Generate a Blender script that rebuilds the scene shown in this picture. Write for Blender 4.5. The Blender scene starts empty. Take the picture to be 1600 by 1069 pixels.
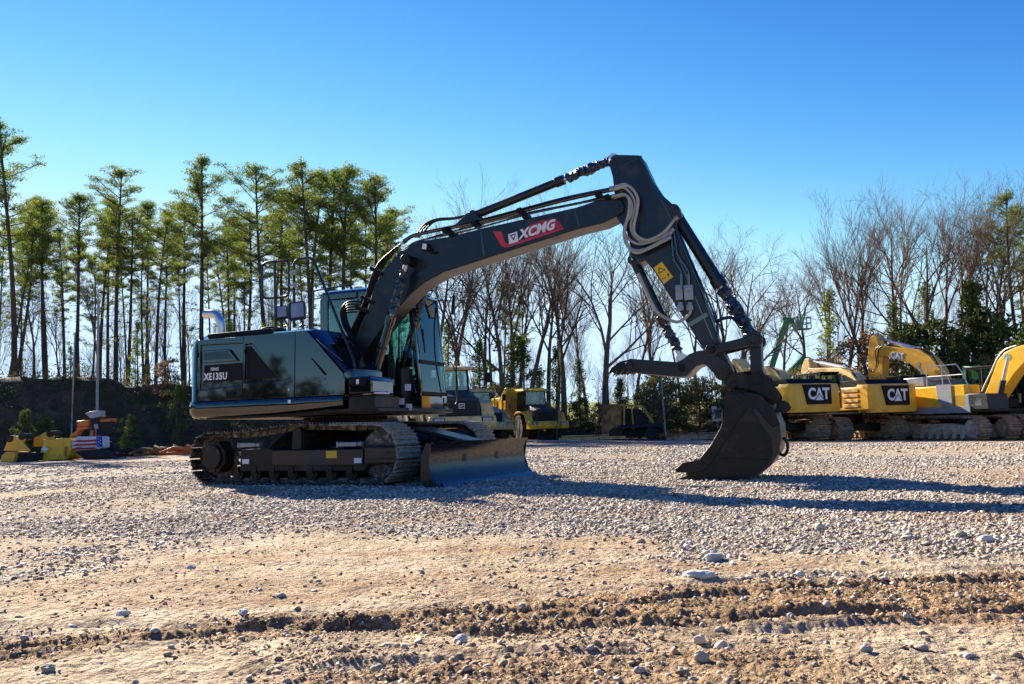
import bpy, bmesh, math, random
import numpy as np
from mathutils import Vector, Matrix, Euler
random.seed(7)
from mathutils import noise as mn
S = bpy.context.scene
COL = S.collection
# ------------------------------------------------------------------ camera
FPX, PITCH, ROLL, CH = 1376.47, .0969, -.0287, .7047
_R = Vector((1, 0, 0)); _F = Vector((0, math.cos(PITCH), math.sin(PITCH))); _U = Vector((0, -math.sin(PITCH), math.cos(PITCH)))
CR = _R*math.cos(ROLL) + _U*math.sin(ROLL); CU = _U*math.cos(ROLL) - _R*math.sin(ROLL)
cd = bpy.data.cameras.new('camera'); cam = bpy.data.objects.new('camera', cd); COL.objects.link(cam)
cam.matrix_world = Matrix(((CR.x, CU.x, -_F.x, 0), (CR.y, CU.y, -_F.y, 0), (CR.z, CU.z, -_F.z, CH), (0, 0, 0, 1)))
cd.sensor_width = 36; cd.lens = 36*FPX/1600; cd.clip_start = .05; cd.clip_end = 3000
S.camera = cam
# ------------------------------------------------------------------ sky and sun
SUN_EL, SUN_AZ = math.radians(28.5), math.radians(-35)      # azimuth from +Y, positive to +X
w = bpy.data.worlds.new('World'); S.world = w; w.use_nodes = True
nt = w.node_tree; bg = nt.nodes['Background']
sky = nt.nodes.new('ShaderNodeTexSky'); sky.sky_type = 'NISHITA'; sky.sun_disc = False
sky.sun_elevation = SUN_EL; sky.sun_rotation = SUN_AZ; sky.altitude = 300; sky.air_density = .6; sky.dust_density = 0; sky.ozone_density = 3
# deep clear winter blue: a per-channel response curve on the sky model
_n = nt.nodes; _l = nt.links; sp_ = _n.new('ShaderNodeSeparateColor'); cb_ = _n.new('ShaderNodeCombineColor'); _l.new(sky.outputs[0], sp_.inputs[0])
for i_, (A_, g_, cap) in enumerate(((.064, 3.1, .54), (.106, 1.8, .82), (.270, .80, 1.06))):
    p_ = _n.new('ShaderNodeMath'); p_.operation = 'POWER'; p_.inputs[1].default_value = g_; _l.new(sp_.outputs[i_], p_.inputs[0])
    m_ = _n.new('ShaderNodeMath'); m_.operation = 'MULTIPLY'; m_.inputs[1].default_value = A_*4.3; _l.new(p_.outputs[0], m_.inputs[0])
    k_ = _n.new('ShaderNodeMath'); k_.operation = 'SMOOTH_MIN'; k_.inputs[1].default_value = cap*4.6; k_.inputs[2].default_value = 2.2; _l.new(m_.outputs[0], k_.inputs[0]); _l.new(k_.outputs[0], cb_.inputs[i_])
    ks_ = [k_] if i_ == 0 else ks_+[k_]
ad_ = _n.new('ShaderNodeMath'); ad_.operation = 'MULTIPLY_ADD'; ad_.inputs[1].default_value = .07; _l.new(ks_[1].outputs[0], ad_.inputs[0]); _l.new(ks_[0].outputs[0], ad_.inputs[2]); _l.new(ad_.outputs[0], cb_.inputs[0])
_l.new(cb_.outputs[0], bg.inputs[0]); bg.inputs[1].default_value = .083
sd = bpy.data.lights.new('sun', 'SUN'); sd.energy = 5; sd.angle = math.radians(.53); sd.color = (1, .88, .72)
sun = bpy.data.objects.new('sun', sd); COL.objects.link(sun)
_sv = Vector((math.sin(SUN_AZ)*math.cos(SUN_EL), math.cos(SUN_AZ)*math.cos(SUN_EL), math.sin(SUN_EL)))
sun.rotation_euler = _sv.to_track_quat('Z', 'Y').to_euler()
S.view_settings.view_transform = 'Standard'; S.view_settings.look = 'None'; S.view_settings.gamma = 1
S.view_settings.exposure = 1.72
try:
    S.cycles.max_bounces = 6; S.cycles.transparent_max_bounces = 12
except Exception: pass
# ------------------------------------------------------------------ picture <-> world helpers
def ray(px, py): return _F + CR*((px-800)/FPX) - CU*((py-534.5)/FPX)
CP = Vector((0, 0, CH))
def at(px, py, D): d = ray(px, py); return CP + d*(D/d.y)
def gpt(px, py, z=0): d = ray(px, py); return CP + d*((z-CH)/d.z)
def pxof(P):
    d = Vector(P)-CP; z = d.dot(_F); return 800+FPX*d.dot(CR)/z, 534.5-FPX*d.dot(CU)/z
# ------------------------------------------------------------------ materials
MATS = {}
def mat(name, col, rough=.5, metal=0, coat=0, spec=.5, var=.15, scale=6, bump=0, bscale=40, dirt=None, dirtamt=.4, dscale=3, ior=1.5, rvar=.1, twosided=None, stretch=None):
    m = bpy.data.materials.new(name); m.use_nodes = True; n = m.node_tree.nodes; L = m.node_tree.links
    b = n['Principled BSDF']; tc = n.new('ShaderNodeTexCoord'); src = tc.outputs['Object']
    if stretch:
        mp = n.new('ShaderNodeMapping'); mp.inputs['Scale'].default_value = stretch; L.new(src, mp.inputs[0]); src = mp.outputs[0]
    ns = n.new('ShaderNodeTexNoise'); ns.inputs['Scale'].default_value = scale; ns.inputs['Detail'].default_value = 6; ns.inputs['Roughness'].default_value = .6
    L.new(src, ns.inputs['Vector'])
    cr = n.new('ShaderNodeValToRGB'); L.new(ns.outputs['Fac'], cr.inputs[0])
    cr.color_ramp.elements[0].position = .3; cr.color_ramp.elements[1].position = .7
    cr.color_ramp.elements[0].color = [max(0, c*(1-var)) for c in col]+[1]; cr.color_ramp.elements[1].color = [min(1, c*(1+var)) for c in col]+[1]
    out = cr.outputs[0]
    if dirt:
        n2 = n.new('ShaderNodeTexNoise'); n2.inputs['Scale'].default_value = dscale; n2.inputs['Detail'].default_value = 8; n2.inputs['Roughness'].default_value = .7
        L.new(src, n2.inputs['Vector'])
        r2 = n.new('ShaderNodeValToRGB'); r2.color_ramp.elements[0].position = .62-dirtamt*.4; r2.color_ramp.elements[1].position = .72-dirtamt*.1
        L.new(n2.outputs['Fac'], r2.inputs[0])
        mx = n.new('ShaderNodeMixRGB'); L.new(r2.outputs[0], mx.inputs[0]); L.new(out, mx.inputs[1]); mx.inputs[2].default_value = list(dirt)+[1]
        out = mx.outputs[0]
        if rough < .4:
            mr = n.new('ShaderNodeMapRange'); L.new(r2.outputs[0], mr.inputs[0]); mr.inputs[3].default_value = rough; mr.inputs[4].default_value = .8; L.new(mr.outputs[0], b.inputs['Roughness'])
    L.new(out, b.inputs['Base Color'])
    b.inputs['Roughness'].default_value = rough; b.inputs['Metallic'].default_value = metal
    b.inputs['Coat Weight'].default_value = coat; b.inputs['Coat Roughness'].default_value = .04
    b.inputs['Specular IOR Level'].default_value = spec; b.inputs['IOR'].default_value = ior
    if rvar and not (dirt and rough < .4):
        mr = n.new('ShaderNodeMapRange'); L.new(ns.outputs['Fac'], mr.inputs[0]); mr.inputs[3].default_value = max(.02, rough-rvar); mr.inputs[4].default_value = min(1, rough+rvar); L.new(mr.outputs[0], b.inputs['Roughness'])
    if bump:
        nb = n.new('ShaderNodeTexNoise'); nb.inputs['Scale'].default_value = bscale; nb.inputs['Detail'].default_value = 5
        L.new(src, nb.inputs['Vector']); bp = n.new('ShaderNodeBump'); bp.inputs['Strength'].default_value = bump; bp.inputs['Distance'].default_value = .02
        L.new(nb.outputs['Fac'], bp.inputs['Height']); L.new(bp.outputs[0], b.inputs['Normal'])
    MATS[name] = m; return m
def glassmat(name, tint=(.75, .85, .85), alpha=.35):
    m = bpy.data.materials.new(name); m.use_nodes = True; n = m.node_tree.nodes; L = m.node_tree.links
    n.remove(n['Principled BSDF']); o = n['Material Output']
    g = n.new('ShaderNodeBsdfGlossy'); g.inputs['Roughness'].default_value = .02; g.inputs['Color'].default_value = (.8, .92, 1, 1)
    t = n.new('ShaderNodeBsdfTransparent'); t.inputs[0].default_value = list(tint)+[1]
    f = n.new('ShaderNodeFresnel'); f.inputs[0].default_value = 1.45
    mr = n.new('ShaderNodeMapRange'); mr.inputs[3].default_value = alpha*.5; mr.inputs[4].default_value = 1; L.new(f.outputs[0], mr.inputs[0])
    x = n.new('ShaderNodeMixShader'); L.new(mr.outputs[0], x.inputs[0]); L.new(t.outputs[0], x.inputs[1]); L.new(g.outputs[0], x.inputs[2]); L.new(x.outputs[0], o.inputs[0])
    return m
# ------------------------------------------------------------------ mesh builder
class MB:
    def __init__(s, M=None): s.v = []; s.f = []; s.M = M
    def add(s, vs, fs):
        o = len(s.v); s.v += [tuple(v) for v in vs]; s.f += [tuple(i+o for i in f) for f in fs]; return s
    def box(s, c, d, R=None):
        hx, hy, hz = d[0]/2, d[1]/2, d[2]/2; vs = [Vector((x, y, z)) for x in (-hx, hx) for y in (-hy, hy) for z in (-hz, hz)]
        if R is not None:
            if isinstance(R, (tuple, list)): R = Euler(R).to_matrix()
            vs = [R @ v for v in vs]
        c = Vector(c); return s.add([v+c for v in vs], [(0, 1, 3, 2), (4, 6, 7, 5), (0, 4, 5, 1), (2, 3, 7, 6), (0, 2, 6, 4), (1, 5, 7, 3)])
    def bar(s, a, b, w, h, up=(0, 0, 1)):          # box from a to b; w across, h along up
        a, b = Vector(a), Vector(b); d = (b-a).normalized(); up = Vector(up)
        if abs(d.dot(up)) > .98: up = Vector((0, 1, 0))
        x = d.cross(up).normalized(); y = x.cross(d)
        vs = [p+x*i*w/2+y*j*h/2 for p in (a, b) for i, j in ((-1, -1), (1, -1), (1, 1), (-1, 1))]
        return s.add(vs, [(0, 3, 2, 1), (4, 5, 6, 7), (0, 1, 5, 4), (1, 2, 6, 5), (2, 3, 7, 6), (3, 0, 4, 7)])
    def prism(s, pts, y0, y1):                     # outline in x,z extruded along y
        n = len(pts); A = sum(pts[i][0]*pts[(i+1) % n][1]-pts[(i+1) % n][0]*pts[i][1] for i in range(n))
        if A < 0: pts = pts[::-1]
        if y0 > y1: y0, y1 = y1, y0
        vs = [(p[0], y0, p[1]) for p in pts]+[(p[0], y1, p[1]) for p in pts]
        return s.add(vs, [tuple(range(n)), tuple(range(2*n-1, n-1, -1))]+[(i+n, (i+1) % n+n, (i+1) % n, i) for i in range(n)])
    def loft(s, secs, cap=True):                   # list of closed rings
        n = len(secs[0]); o = []
        for r in secs: o += list(r)
        fs = [(k*n+i, k*n+(i+1) % n, (k+1)*n+(i+1) % n, (k+1)*n+i) for k in range(len(secs)-1) for i in range(n)]
        if cap: fs += [tuple(range(n-1, -1, -1)), tuple((len(secs)-1)*n+i for i in range(n))]
        return s.add(o, fs)
    def tube(s, pts, r, n=8, cap=True, closed=False):
        pts = [Vector(p) for p in pts]; K = len(pts); rs = r if hasattr(r, '__len__') else [r]*K
        secs = []; up = None
        for i, p in enumerate(pts):
            if closed: t = (pts[(i+1) % K]-pts[i-1]).normalized()
            else: t = (pts[min(i+1, K-1)]-pts[max(i-1, 0)]).normalized()
            if up is None:
                up = Vector((0, 0, 1)) if abs(t.z) < .9 else Vector((0, 1, 0))
            x = t.cross(up)
            if x.length < 1e-5: x = t.orthogonal()
            x.normalize(); up = x.cross(t).normalized()
            secs.append([p+(x*math.cos(a)+up*math.sin(a))*rs[i] for a in [2*math.pi*k/n for k in range(n)]])
        if closed: secs.append(secs[0]); cap = False
        return s.loft(secs, cap)
    def cyl(s, a, b, r, r2=None, n=16): return s.tube([a, b], [r, r if r2 is None else r2], n)
    def path(s, pts, r, n=8, seg=8):               # smooth tube through points
        return s.tube(spline(pts, seg), r, n)
    def build(s, name, m, parent=None, smooth=35, bevel=0, seg=2, **props):
        me = bpy.data.meshes.new(name); vs = s.v
        if s.M is not None: vs = [tuple(s.M @ Vector(v)) for v in vs]
        me.from_pydata(vs, [], s.f); me.update()
        if m is not None: me.materials.append(m)
        if smooth:
            me.polygons.foreach_set('use_smooth', [True]*len(me.polygons))
            me.set_sharp_from_angle(angle=math.radians(smooth))
        o = bpy.data.objects.new(name, me); COL.objects.link(o)
        if parent is not None: o.parent = parent
        if bevel:
            b = o.modifiers.new('b', 'BEVEL'); b.width = bevel; b.segments = seg; b.limit_method = 'ANGLE'; b.angle_limit = math.radians(30); b.harden_normals = False
        for k, v in props.items(): o[k] = v
        return o
def spline(pts, seg=8):
    P = [Vector(p) for p in pts]; P = [P[0]*2-P[1]]+P+[P[-1]*2-P[-2]]; out = []
    for i in range(1, len(P)-2):
        a, b, c, d = P[i-1:i+3]
        for k in range(seg):
            t = k/seg; out.append(.5*((2*b)+(c-a)*t+(2*a-5*b+4*c-d)*t*t+(3*b-a-3*c+d)*t**3))
    out.append(P[-2]); return out
def thing(name, label, cat, loc=(0, 0, 0), rz=0, group=None):
    o = bpy.data.objects.new(name, None); COL.objects.link(o); o.location = loc; o.rotation_euler = (0, 0, rz); o.empty_display_size = .3
    o['label'] = label; o['category'] = cat
    if group: o['group'] = group
    return o
def tag(o, label, cat, group=None):
    o['label'] = label; o['category'] = cat
    if group: o['group'] = group
    return o
def text(name, body, size, m, parent, origin, xdir, ydir, bold=0, shear=0, sx=1, depth=.002, spacing=1, **props):
    c = bpy.data.curves.new('t', 'FONT'); c.body = body; c.size = size; c.offset = bold; c.shear = shear; c.extrude = depth; c.space_character = spacing; c.align_x = 'CENTER'; c.align_y = 'CENTER'; c.resolution_u = 3
    t = bpy.data.objects.new('t', c); COL.objects.link(t); dg = bpy.context.evaluated_depsgraph_get()
    me = bpy.data.meshes.new_from_object(t.evaluated_get(dg)); bpy.data.objects.remove(t); bpy.data.curves.remove(c)
    x = Vector(xdir).normalized(); y = Vector(ydir).normalized(); z = x.cross(y).normalized(); o = Vector(origin)
    for v in me.vertices: v.co = o + x*v.co.x*sx + y*v.co.y + z*v.co.z
    me.name = name; me.materials.clear(); me.materials.append(m)
    ob = bpy.data.objects.new(name, me); COL.objects.link(ob); ob.parent = parent
    for k, v in props.items(): ob[k] = v
    return ob
def copy_tree(o, parent=None):
    c = o.copy(); COL.objects.link(c)
    if parent is not None: c.parent = parent
    for ch in list(o.children): copy_tree(ch, c)
    return c
# ------------------------------------------------------------------ shared materials
M_BLACK = mat('charcoal gloss paint', (.004, .005, .006), .035, coat=.4, spec=.5, ior=1.75, var=.08, rvar=.02, bump=.012, bscale=3)
M_SLATE = mat('slate satin paint', (.009, .013, .018), .30, coat=.12, spec=.42, dirt=(.045, .046, .046), dirtamt=.18, dscale=2.2, var=.15, bump=.03, bscale=30)
M_DARK = mat('dark cast steel', (.0075, .007, .0065), .42, spec=.32, dirt=(.05, .038, .026), dirtamt=.25, dscale=2.5, var=.3, bump=.15, bscale=30)
M_BLADE = mat('scuffed blade steel', (.012, .011, .011), .26, spec=.45, ior=1.6, var=.5, scale=5, bump=.08, bscale=20, stretch=(1, 1, 4))
M_MATTE = mat('matte black plastic', (.005, .005, .0055), .55, spec=.22, var=.2)
M_RUBBER = mat('rubber hose', (.006, .006, .0065), .4, spec=.35, var=.2)
M_CHROME = mat('polished chrome', (.74, .73, .70), .34, metal=.85, var=.05)
M_STEEL = mat('worn bare steel', (.42, .42, .43), .35, metal=1, var=.25, bump=.1)
M_TRACK = mat('worn track steel', (.045, .043, .042), .42, metal=.5, var=.5, scale=14, bump=.4, bscale=60, dirt=(.30, .275, .23), dirtamt=.35, dscale=9)
M_TRKMUD = mat('dusty track shoe', (.07, .065, .058), .7, metal=.2, var=.5, scale=14, bump=.9, bscale=45, dirt=(.42, .37, .28), dirtamt=1.1, dscale=14)
M_SLEEVE = mat('navy wrapped sleeve', (.014, .035, .058), .30, spec=.7, var=.5, scale=20, bump=.8, bscale=35)
M_GLASS = glassmat('cab glass', (.62, .80, .74), .10)
M_GREYHOSE = mat('grey spiral hose', (.38, .38, .33), .5, var=.15)
M_YSTICK = mat('yellow sticker', (.85, .50, .02), .4, var=.03)
M_WHITE = mat('white marking', (.8, .8, .8), .4, var=.03)
M_RED = mat('red decal', (.62, .03, .05), .35, var=.15, scale=25)
M_BOOT = mat('grey fittings', (.30, .32, .34), .4, metal=.4, var=.2)
M_WATER = M_GLASS
# ------------------------------------------------------------------ ground
def sstep(a, b, x): t = np.clip((x-a)/(b-a), 0, 1); return t*t*(3-2*t)
def vnoise(x, y, seed=0):
    xi = np.floor(x).astype(np.int64); yi = np.floor(y).astype(np.int64); fx = x-xi; fy = y-yi
    fx = fx*fx*fx*(fx*(fx*6-15)+10); fy = fy*fy*fy*(fy*(fy*6-15)+10)
    def h(i, j):
        n = (i*374761393+j*668265263+seed*1274126177) & 0xffffffff
        n = ((n ^ (n >> 13))*1103515245) & 0xffffffff; return ((n ^ (n >> 16)) & 0xffff)/65535.
    return (h(xi, yi)*(1-fx)+h(xi+1, yi)*fx)*(1-fy)+(h(xi, yi+1)*(1-fx)+h(xi+1, yi+1)*fx)*fy
def fbm(x, y, o=4, seed=0, g=.5):
    s = 0; a = 1; t = 0
    for k in range(o): s = s+a*vnoise(x*2**k+k*17.3, y*2**k-k*9.1, seed+k); t += a; a *= g
    return s/t
def base_h(x, y):
    xc = np.clip(x, -25, 26); s = sstep(14, 38, y)
    return s*np.where(xc < 0, .10+.008*xc, .10-.026*xc)
def curve(pts):
    W = sorted((gpt(a, b).x, gpt(a, b).y) for a, b in pts); return np.array([p[0] for p in W]), np.array([p[1] for p in W])
def cy(C, x):                                       # curve with linear extrapolation
    X, Y = C; y = np.interp(x, X, Y); k0 = (Y[1]-Y[0])/(X[1]-X[0]); k1 = (Y[-1]-Y[-2])/(X[-1]-X[-2])
    y = np.where(x < X[0], Y[0]+(x-X[0])*k0, y); return np.where(x > X[-1], Y[-1]+(x-X[-1])*k1, y)
C_UP = curve([(0, 998), (250, 984), (400, 968), (560, 958), (800, 947), (1000, 928), (1200, 908), (1400, 898), (1600, 890)])
C_LO = curve([(0, 1034), (250, 1004), (430, 1000), (600, 990), (800, 1000), (1000, 998), (1200, 985), (1400, 968), (1600, 955)])
C_B2 = curve([(300, 1120), (480, 1050), (700, 1030), (1000, 1022), (1200, 1028), (1600, 1040)])
C_GR = curve([(-200, 860), (0, 858), (250, 852), (430, 838), (600, 836), (800, 832), (960, 842), (1130, 872), (1300, 862), (1600, 872), (1750, 872)])
RUTS = [curve(p) for p in ([(0, 1014), (200, 1003), (400, 986), (620, 970), (800, 962), (1000, 950), (1150, 932), (1300, 918), (1600, 905)],
                           [(0, 1030), (250, 1006), (420, 994), (640, 982), (900, 975), (1150, 975), (1350, 960), (1600, 935)],
                           [(600, 992), (850, 996), (1050, 990), (1200, 978), (1400, 962), (1600, 950)],
                           [(480, 1050), (700, 1036), (850, 1030), (1000, 1024), (1100, 1022)],
                           [(700, 944), (900, 934), (1060, 920), (1200, 904), (1400, 892), (1600, 884)], [(0, 1044), (200, 1020), (420, 1004), (640, 997), (760, 1000)], [(850, 1008), (1050, 1006), (1250, 992), (1420, 978), (1600, 968)], [(0, 1004), (200, 993), (380, 976), (560, 964), (700, 953)])]
def masks(x, y):
    j = (fbm(x*1.3, y*1.3, 4, 3)-.5)
    up, lo = cy(C_UP, x)+j*.35, cy(C_LO, x)+j*.25
    rut = sstep(-.03, .12, up-y)*sstep(-.12, .03, y-lo)
    b2 = sstep(0, .12, cy(C_B2, x)+j*.2-y)*sstep(-1.3, -.5, x)*(1-sstep(.6, 1.6, x))*.8
    rut = np.clip(np.maximum(rut, b2), 0, 1)*sstep(-14, -9, -np.abs(x))
    gr = sstep(-.5, 1.1, y+j*2.6-cy(C_GR, x))
    patch = fbm(x*.55, y*.28, 4, 21)
    gr2 = gr*(1-.75*sstep(.52, .66, patch)*sstep(7, 10, y)) + (1-gr)*.5*sstep(.60, .72, fbm(x*1.1, y*.8, 4, 31))
    return rut, np.clip(gr2, 0, 1)
def height(x, y, rut, gr):
    r = np.hypot(x, y); near = 1-sstep(9, 22, r)
    h = base_h(x, y)+(fbm(x*.35, y*.35, 3, 5)-.5)*.06*sstep(0, 3, r)*(1-sstep(30, 60, r))
    h = h+(fbm(x*3, y*3, 3, 7)-.5)*.025
    clod = fbm(x*38, y*38, 3, 11, .6); big = fbm(x*9, y*9, 3, 13)
    h = h+near*((np.abs(clod-.5)*2)**1.0*(.006+.009*rut+.010*gr)+(big-.5)*(.010+.010*rut+.010*gr))
    f = vnoise(x*60, y*60, 17)
    h = h+near*(f-.5)*(.005+.006*gr+.006*rut)
    for k, C in enumerate(RUTS):
        d = y-cy(C, x)+(fbm(x*1.6, y*.2+k, 3, 40+k)-.5)*.10
        wv = .6+.8*fbm(x*.9+k*3, y*0, 2, 50+k)
        s = (1 if k < 3 else sstep(-1.2, -.4, x)*(1-sstep(.2, .9, x))) if k < 4 else (.6*sstep(-.6, .4, x) if k in (4, 6) else .6*(1-sstep(-.4, .4, x)))
        amp = wv*s*sstep(-13, -8, -np.abs(x))
        h = h+amp*(-.017*np.exp(-(d/.045)**2)+.010*np.exp(-((d-.09)/.045)**2)+.007*np.exp(-((d+.10)/.05)**2))
    tread = np.sin((x+.35*y)*52+2.5*fbm(x*2, y*2, 2, 71))*np.sin((y-.25*x)*34+3*fbm(x*1.5, y*1.5, 2, 72)); h = h+near*rut*.0035*tread
    h = h+near*.014*(1-rut)*np.abs(fbm(x*6, y*14, 3, 81)-.5)*(1-.3*gr)
    return h
_a = np.radians(np.concatenate([np.linspace(-46, 46, 1050), np.linspace(50, 310, 50)])); _n = len(_a)
_r = [.35, .8, 1.3]; r = 1.75
while r < 13.5: _r.append(r); r *= 1.0040
while r < 60: _r.append(r); r *= 1.014
while r < 1500: _r.append(r); r *= 1.15
_r = np.array(_r); _m = len(_r)
gx = (_r[:, None]*np.sin(_a)).ravel(); gy = (_r[:, None]*np.cos(_a)).ravel()
_rut, _gr = masks(gx, gy); gz = height(gx, gy, _rut, _gr)
co = np.zeros((_n*_m+1, 3), np.float32); co[:-1] = np.stack([gx, gy, gz], 1)
ii, jj = np.meshgrid(np.arange(_m-1), np.arange(_n), indexing='ij'); jn = (jj+1) % _n
quads = np.stack([ii*_n+jj, (ii+1)*_n+jj, (ii+1)*_n+jn, ii*_n+jn], -1).reshape(-1, 4)[:, ::-1]
tris = np.stack([np.full(_n, _n*_m), np.arange(_n), (np.arange(_n)+1) % _n], 1)[:, ::-1]
def npmesh(name, co, quads=None, tris=None):
    me = bpy.data.meshes.new(name); nq = 0 if quads is None else len(quads); ntr = 0 if tris is None else len(tris)
    me.vertices.add(len(co)); me.vertices.foreach_set('co', np.asarray(co, np.float32).ravel())
    me.loops.add(nq*4+ntr*3); parts = ([] if quads is None else [quads.ravel()])+([] if tris is None else [tris.ravel()])
    me.loops.foreach_set('vertex_index', np.concatenate(parts).astype(np.int32)); me.polygons.add(nq+ntr)
    st = np.concatenate([np.arange(nq)*4, nq*4+np.arange(ntr)*3]).astype(np.int32); me.polygons.foreach_set('loop_start', st)
    me.update(calc_edges=True); return me
gme = npmesh('ground', co, quads, tris); gme.polygons.foreach_set('use_smooth', [True]*len(gme.polygons))
for nm, arr in (('rut', _rut), ('gravel', _gr)):
    at_ = gme.attributes.new(nm, 'FLOAT', 'POINT'); at_.data.foreach_set('value', np.append(arr, 0).astype(np.float32))
def ground_mat():
    m = bpy.data.materials.new('gravel and dirt'); m.use_nodes = True; n = m.node_tree.nodes; L = m.node_tree.links; b = n['Principled BSDF']; b.inputs['Roughness'].default_value = .95; b.inputs['Specular IOR Level'].default_value = .15
    geo = n.new('ShaderNodeNewGeometry'); P = geo.outputs['Position']
    def noise(s, d=6, r=.6, vec=P):
        q = n.new('ShaderNodeTexNoise'); q.inputs['Scale'].default_value = s; q.inputs['Detail'].default_value = d; q.inputs['Roughness'].default_value = r; L.new(vec, q.inputs['Vector']); return q.outputs['Fac']
    def ramp(f, stops):
        q = n.new('ShaderNodeValToRGB'); L.new(f, q.inputs[0]); e = q.color_ramp.elements
        while len(e) < len(stops): e.new(.5)
        for el, (p, c) in zip(e, stops): el.position = p; el.color = (*c, 1) if hasattr(c, '__len__') else (c, c, c, 1)
        return q.outputs[0]
    def mix(f, a, c, mode='MIX'):
        q = n.new('ShaderNodeMixRGB'); q.blend_type = mode
        for s_, v in ((0, f), (1, a), (2, c)):
            if isinstance(v, (int, float)): q.inputs[s_].default_value = v
            else: L.new(v, q.inputs[s_])
        return q.outputs[0]
    def attr(k): q = n.new('ShaderNodeAttribute'); q.attribute_name = k; return q.outputs['Fac']
    dirt = ramp(noise(1.1, 8, .65), [(.3, (.33, .235, .14)), (.5, (.46, .36, .24)), (.7, (.56, .475, .35))])
    dirt = mix(ramp(noise(35, 4), [(.45, 0), (.7, .5)]), dirt, ramp(noise(90, 2), [(.35, (.17, .11, .06)), (.65, (.48, .40, .31))]))
    vor = n.new('ShaderNodeTexVoronoi'); vor.inputs['Scale'].default_value = 26; L.new(P, vor.inputs['Vector'])
    sep = n.new('ShaderNodeSeparateColor'); L.new(vor.outputs['Color'], sep.inputs[0])
    stone = ramp(sep.outputs[0], [(0, (.13, .105, .085)), (.35, (.27, .235, .20)), (.7, (.38, .34, .295)), (1, (.54, .50, .44))])  # gravel tones lowered overall to stand in for the stones' self-shadowing
    stone = mix(ramp(noise(.5, 6, .65), [(.42, 0), (.66, .5)]), stone, dirt)
    gf = attr('gravel'); c = mix(gf, dirt, stone)
    rutc = ramp(noise(22, 5, .7), [(.32, (.14, .08, .036)), (.5, (.30, .195, .10)), (.68, (.46, .33, .20))])
    c = mix(attr('rut'), c, rutc)
    # red clay streaks far out in the yard
    mp = n.new('ShaderNodeMapping'); mp.inputs['Scale'].default_value = (.22, .9, 1); L.new(P, mp.inputs[0])
    c = mix(ramp(noise(1, 6, .7, mp.outputs[0]), [(.46, 0), (.62, .8)]), c, ramp(noise(8, 3), [(.3, (.22, .12, .06)), (.7, (.42, .27, .16))]))
    spk = mix(1.0, ramp(noise(9, 5, .75), [(.36, .52), (.5, .95), (.64, 1.22)]), ramp(noise(2.2, 5, .7), [(.35, .78), (.6, 1.08)]), 'MULTIPLY')
    c = mix(.85, c, mix(1.0, c, spk, 'MULTIPLY'))
    L.new(c, b.inputs['Base Color'])
    bp = n.new('ShaderNodeBump'); bp.inputs['Strength'].default_value = .9; bp.inputs['Distance'].default_value = .03
    hh = n.new('ShaderNodeMath'); hh.operation = 'MULTIPLY_ADD'; L.new(vor.outputs['Distance'], hh.inputs[0]); hh.inputs[1].default_value = -.8; L.new(noise(70, 4), hh.inputs[2])
    L.new(hh.outputs[0], bp.inputs['Height']); L.new(bp.outputs[0], b.inputs['Normal'])
    return m
gme.materials.append(ground_mat())
ground = bpy.data.objects.new('ground', gme); COL.objects.link(ground); ground['kind'] = 'structure'
def gz_at(x, y):
    x = np.array([float(x)]); y = np.array([float(y)]); a, g = masks(x, y); return float(height(x, y, a, g)[0])
# ------------------------------------------------------------------ loose stones
def stones(name, X, Y, sz, label_cols, flat=.55, seed=0):
    rng = np.random.default_rng(seed); N = len(X)
    phi = (1+5**.5)/2; ico = np.array([(-1, phi, 0), (1, phi, 0), (-1, -phi, 0), (1, -phi, 0), (0, -1, phi), (0, 1, phi), (0, -1, -phi), (0, 1, -phi), (phi, 0, -1), (phi, 0, 1), (-phi, 0, -1), (-phi, 0, 1)])/1.9
    F = np.array([(0, 11, 5), (0, 5, 1), (0, 1, 7), (0, 7, 10), (0, 10, 11), (1, 5, 9), (5, 11, 4), (11, 10, 2), (10, 7, 6), (7, 1, 8), (3, 9, 4), (3, 4, 2), (3, 2, 6), (3, 6, 8), (3, 8, 9), (4, 9, 5), (2, 4, 11), (6, 2, 10), (8, 6, 7), (9, 8, 1)])
    V = ico[None]*(.5+1.0*rng.random((N, 12, 1)))
    V = V*np.stack([.8+.7*rng.random(N), .7+.5*rng.random(N), flat*(.6+.8*rng.random(N))], 1)[:, None]
    a = rng.random(N)*6.283; t = (rng.random(N)-.5)*.7; c, s_ = np.cos(a)[:, None], np.sin(a)[:, None]
    x, y, z = V[..., 0], V[..., 1], V[..., 2]; z = z+x*np.sin(t)[:, None]
    V = np.stack([x*c-y*s_, x*s_+y*c, z], -1)*sz[:, None, None]*.5
    rut, gr = masks(X, Y); H = height(X, Y, rut, gr)
    V += np.stack([X, Y, H+sz*.5*flat*.35], 1)[:, None]
    T = (F[None]+(np.arange(N)*12)[:, None, None]).reshape(-1, 3)
    me = npmesh(name, V.reshape(-1, 3), None, T)
    ca = me.color_attributes.new('tone', 'FLOAT_COLOR', 'POINT'); cols = np.array(label_cols)[rng.integers(0, len(label_cols), N)]*(.8+.4*rng.random((N, 1)))
    ca.data.foreach_set('color', np.repeat(np.concatenate([cols, np.ones((N, 1))], 1), 12, 0).astype(np.float32).ravel())
    return me
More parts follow.
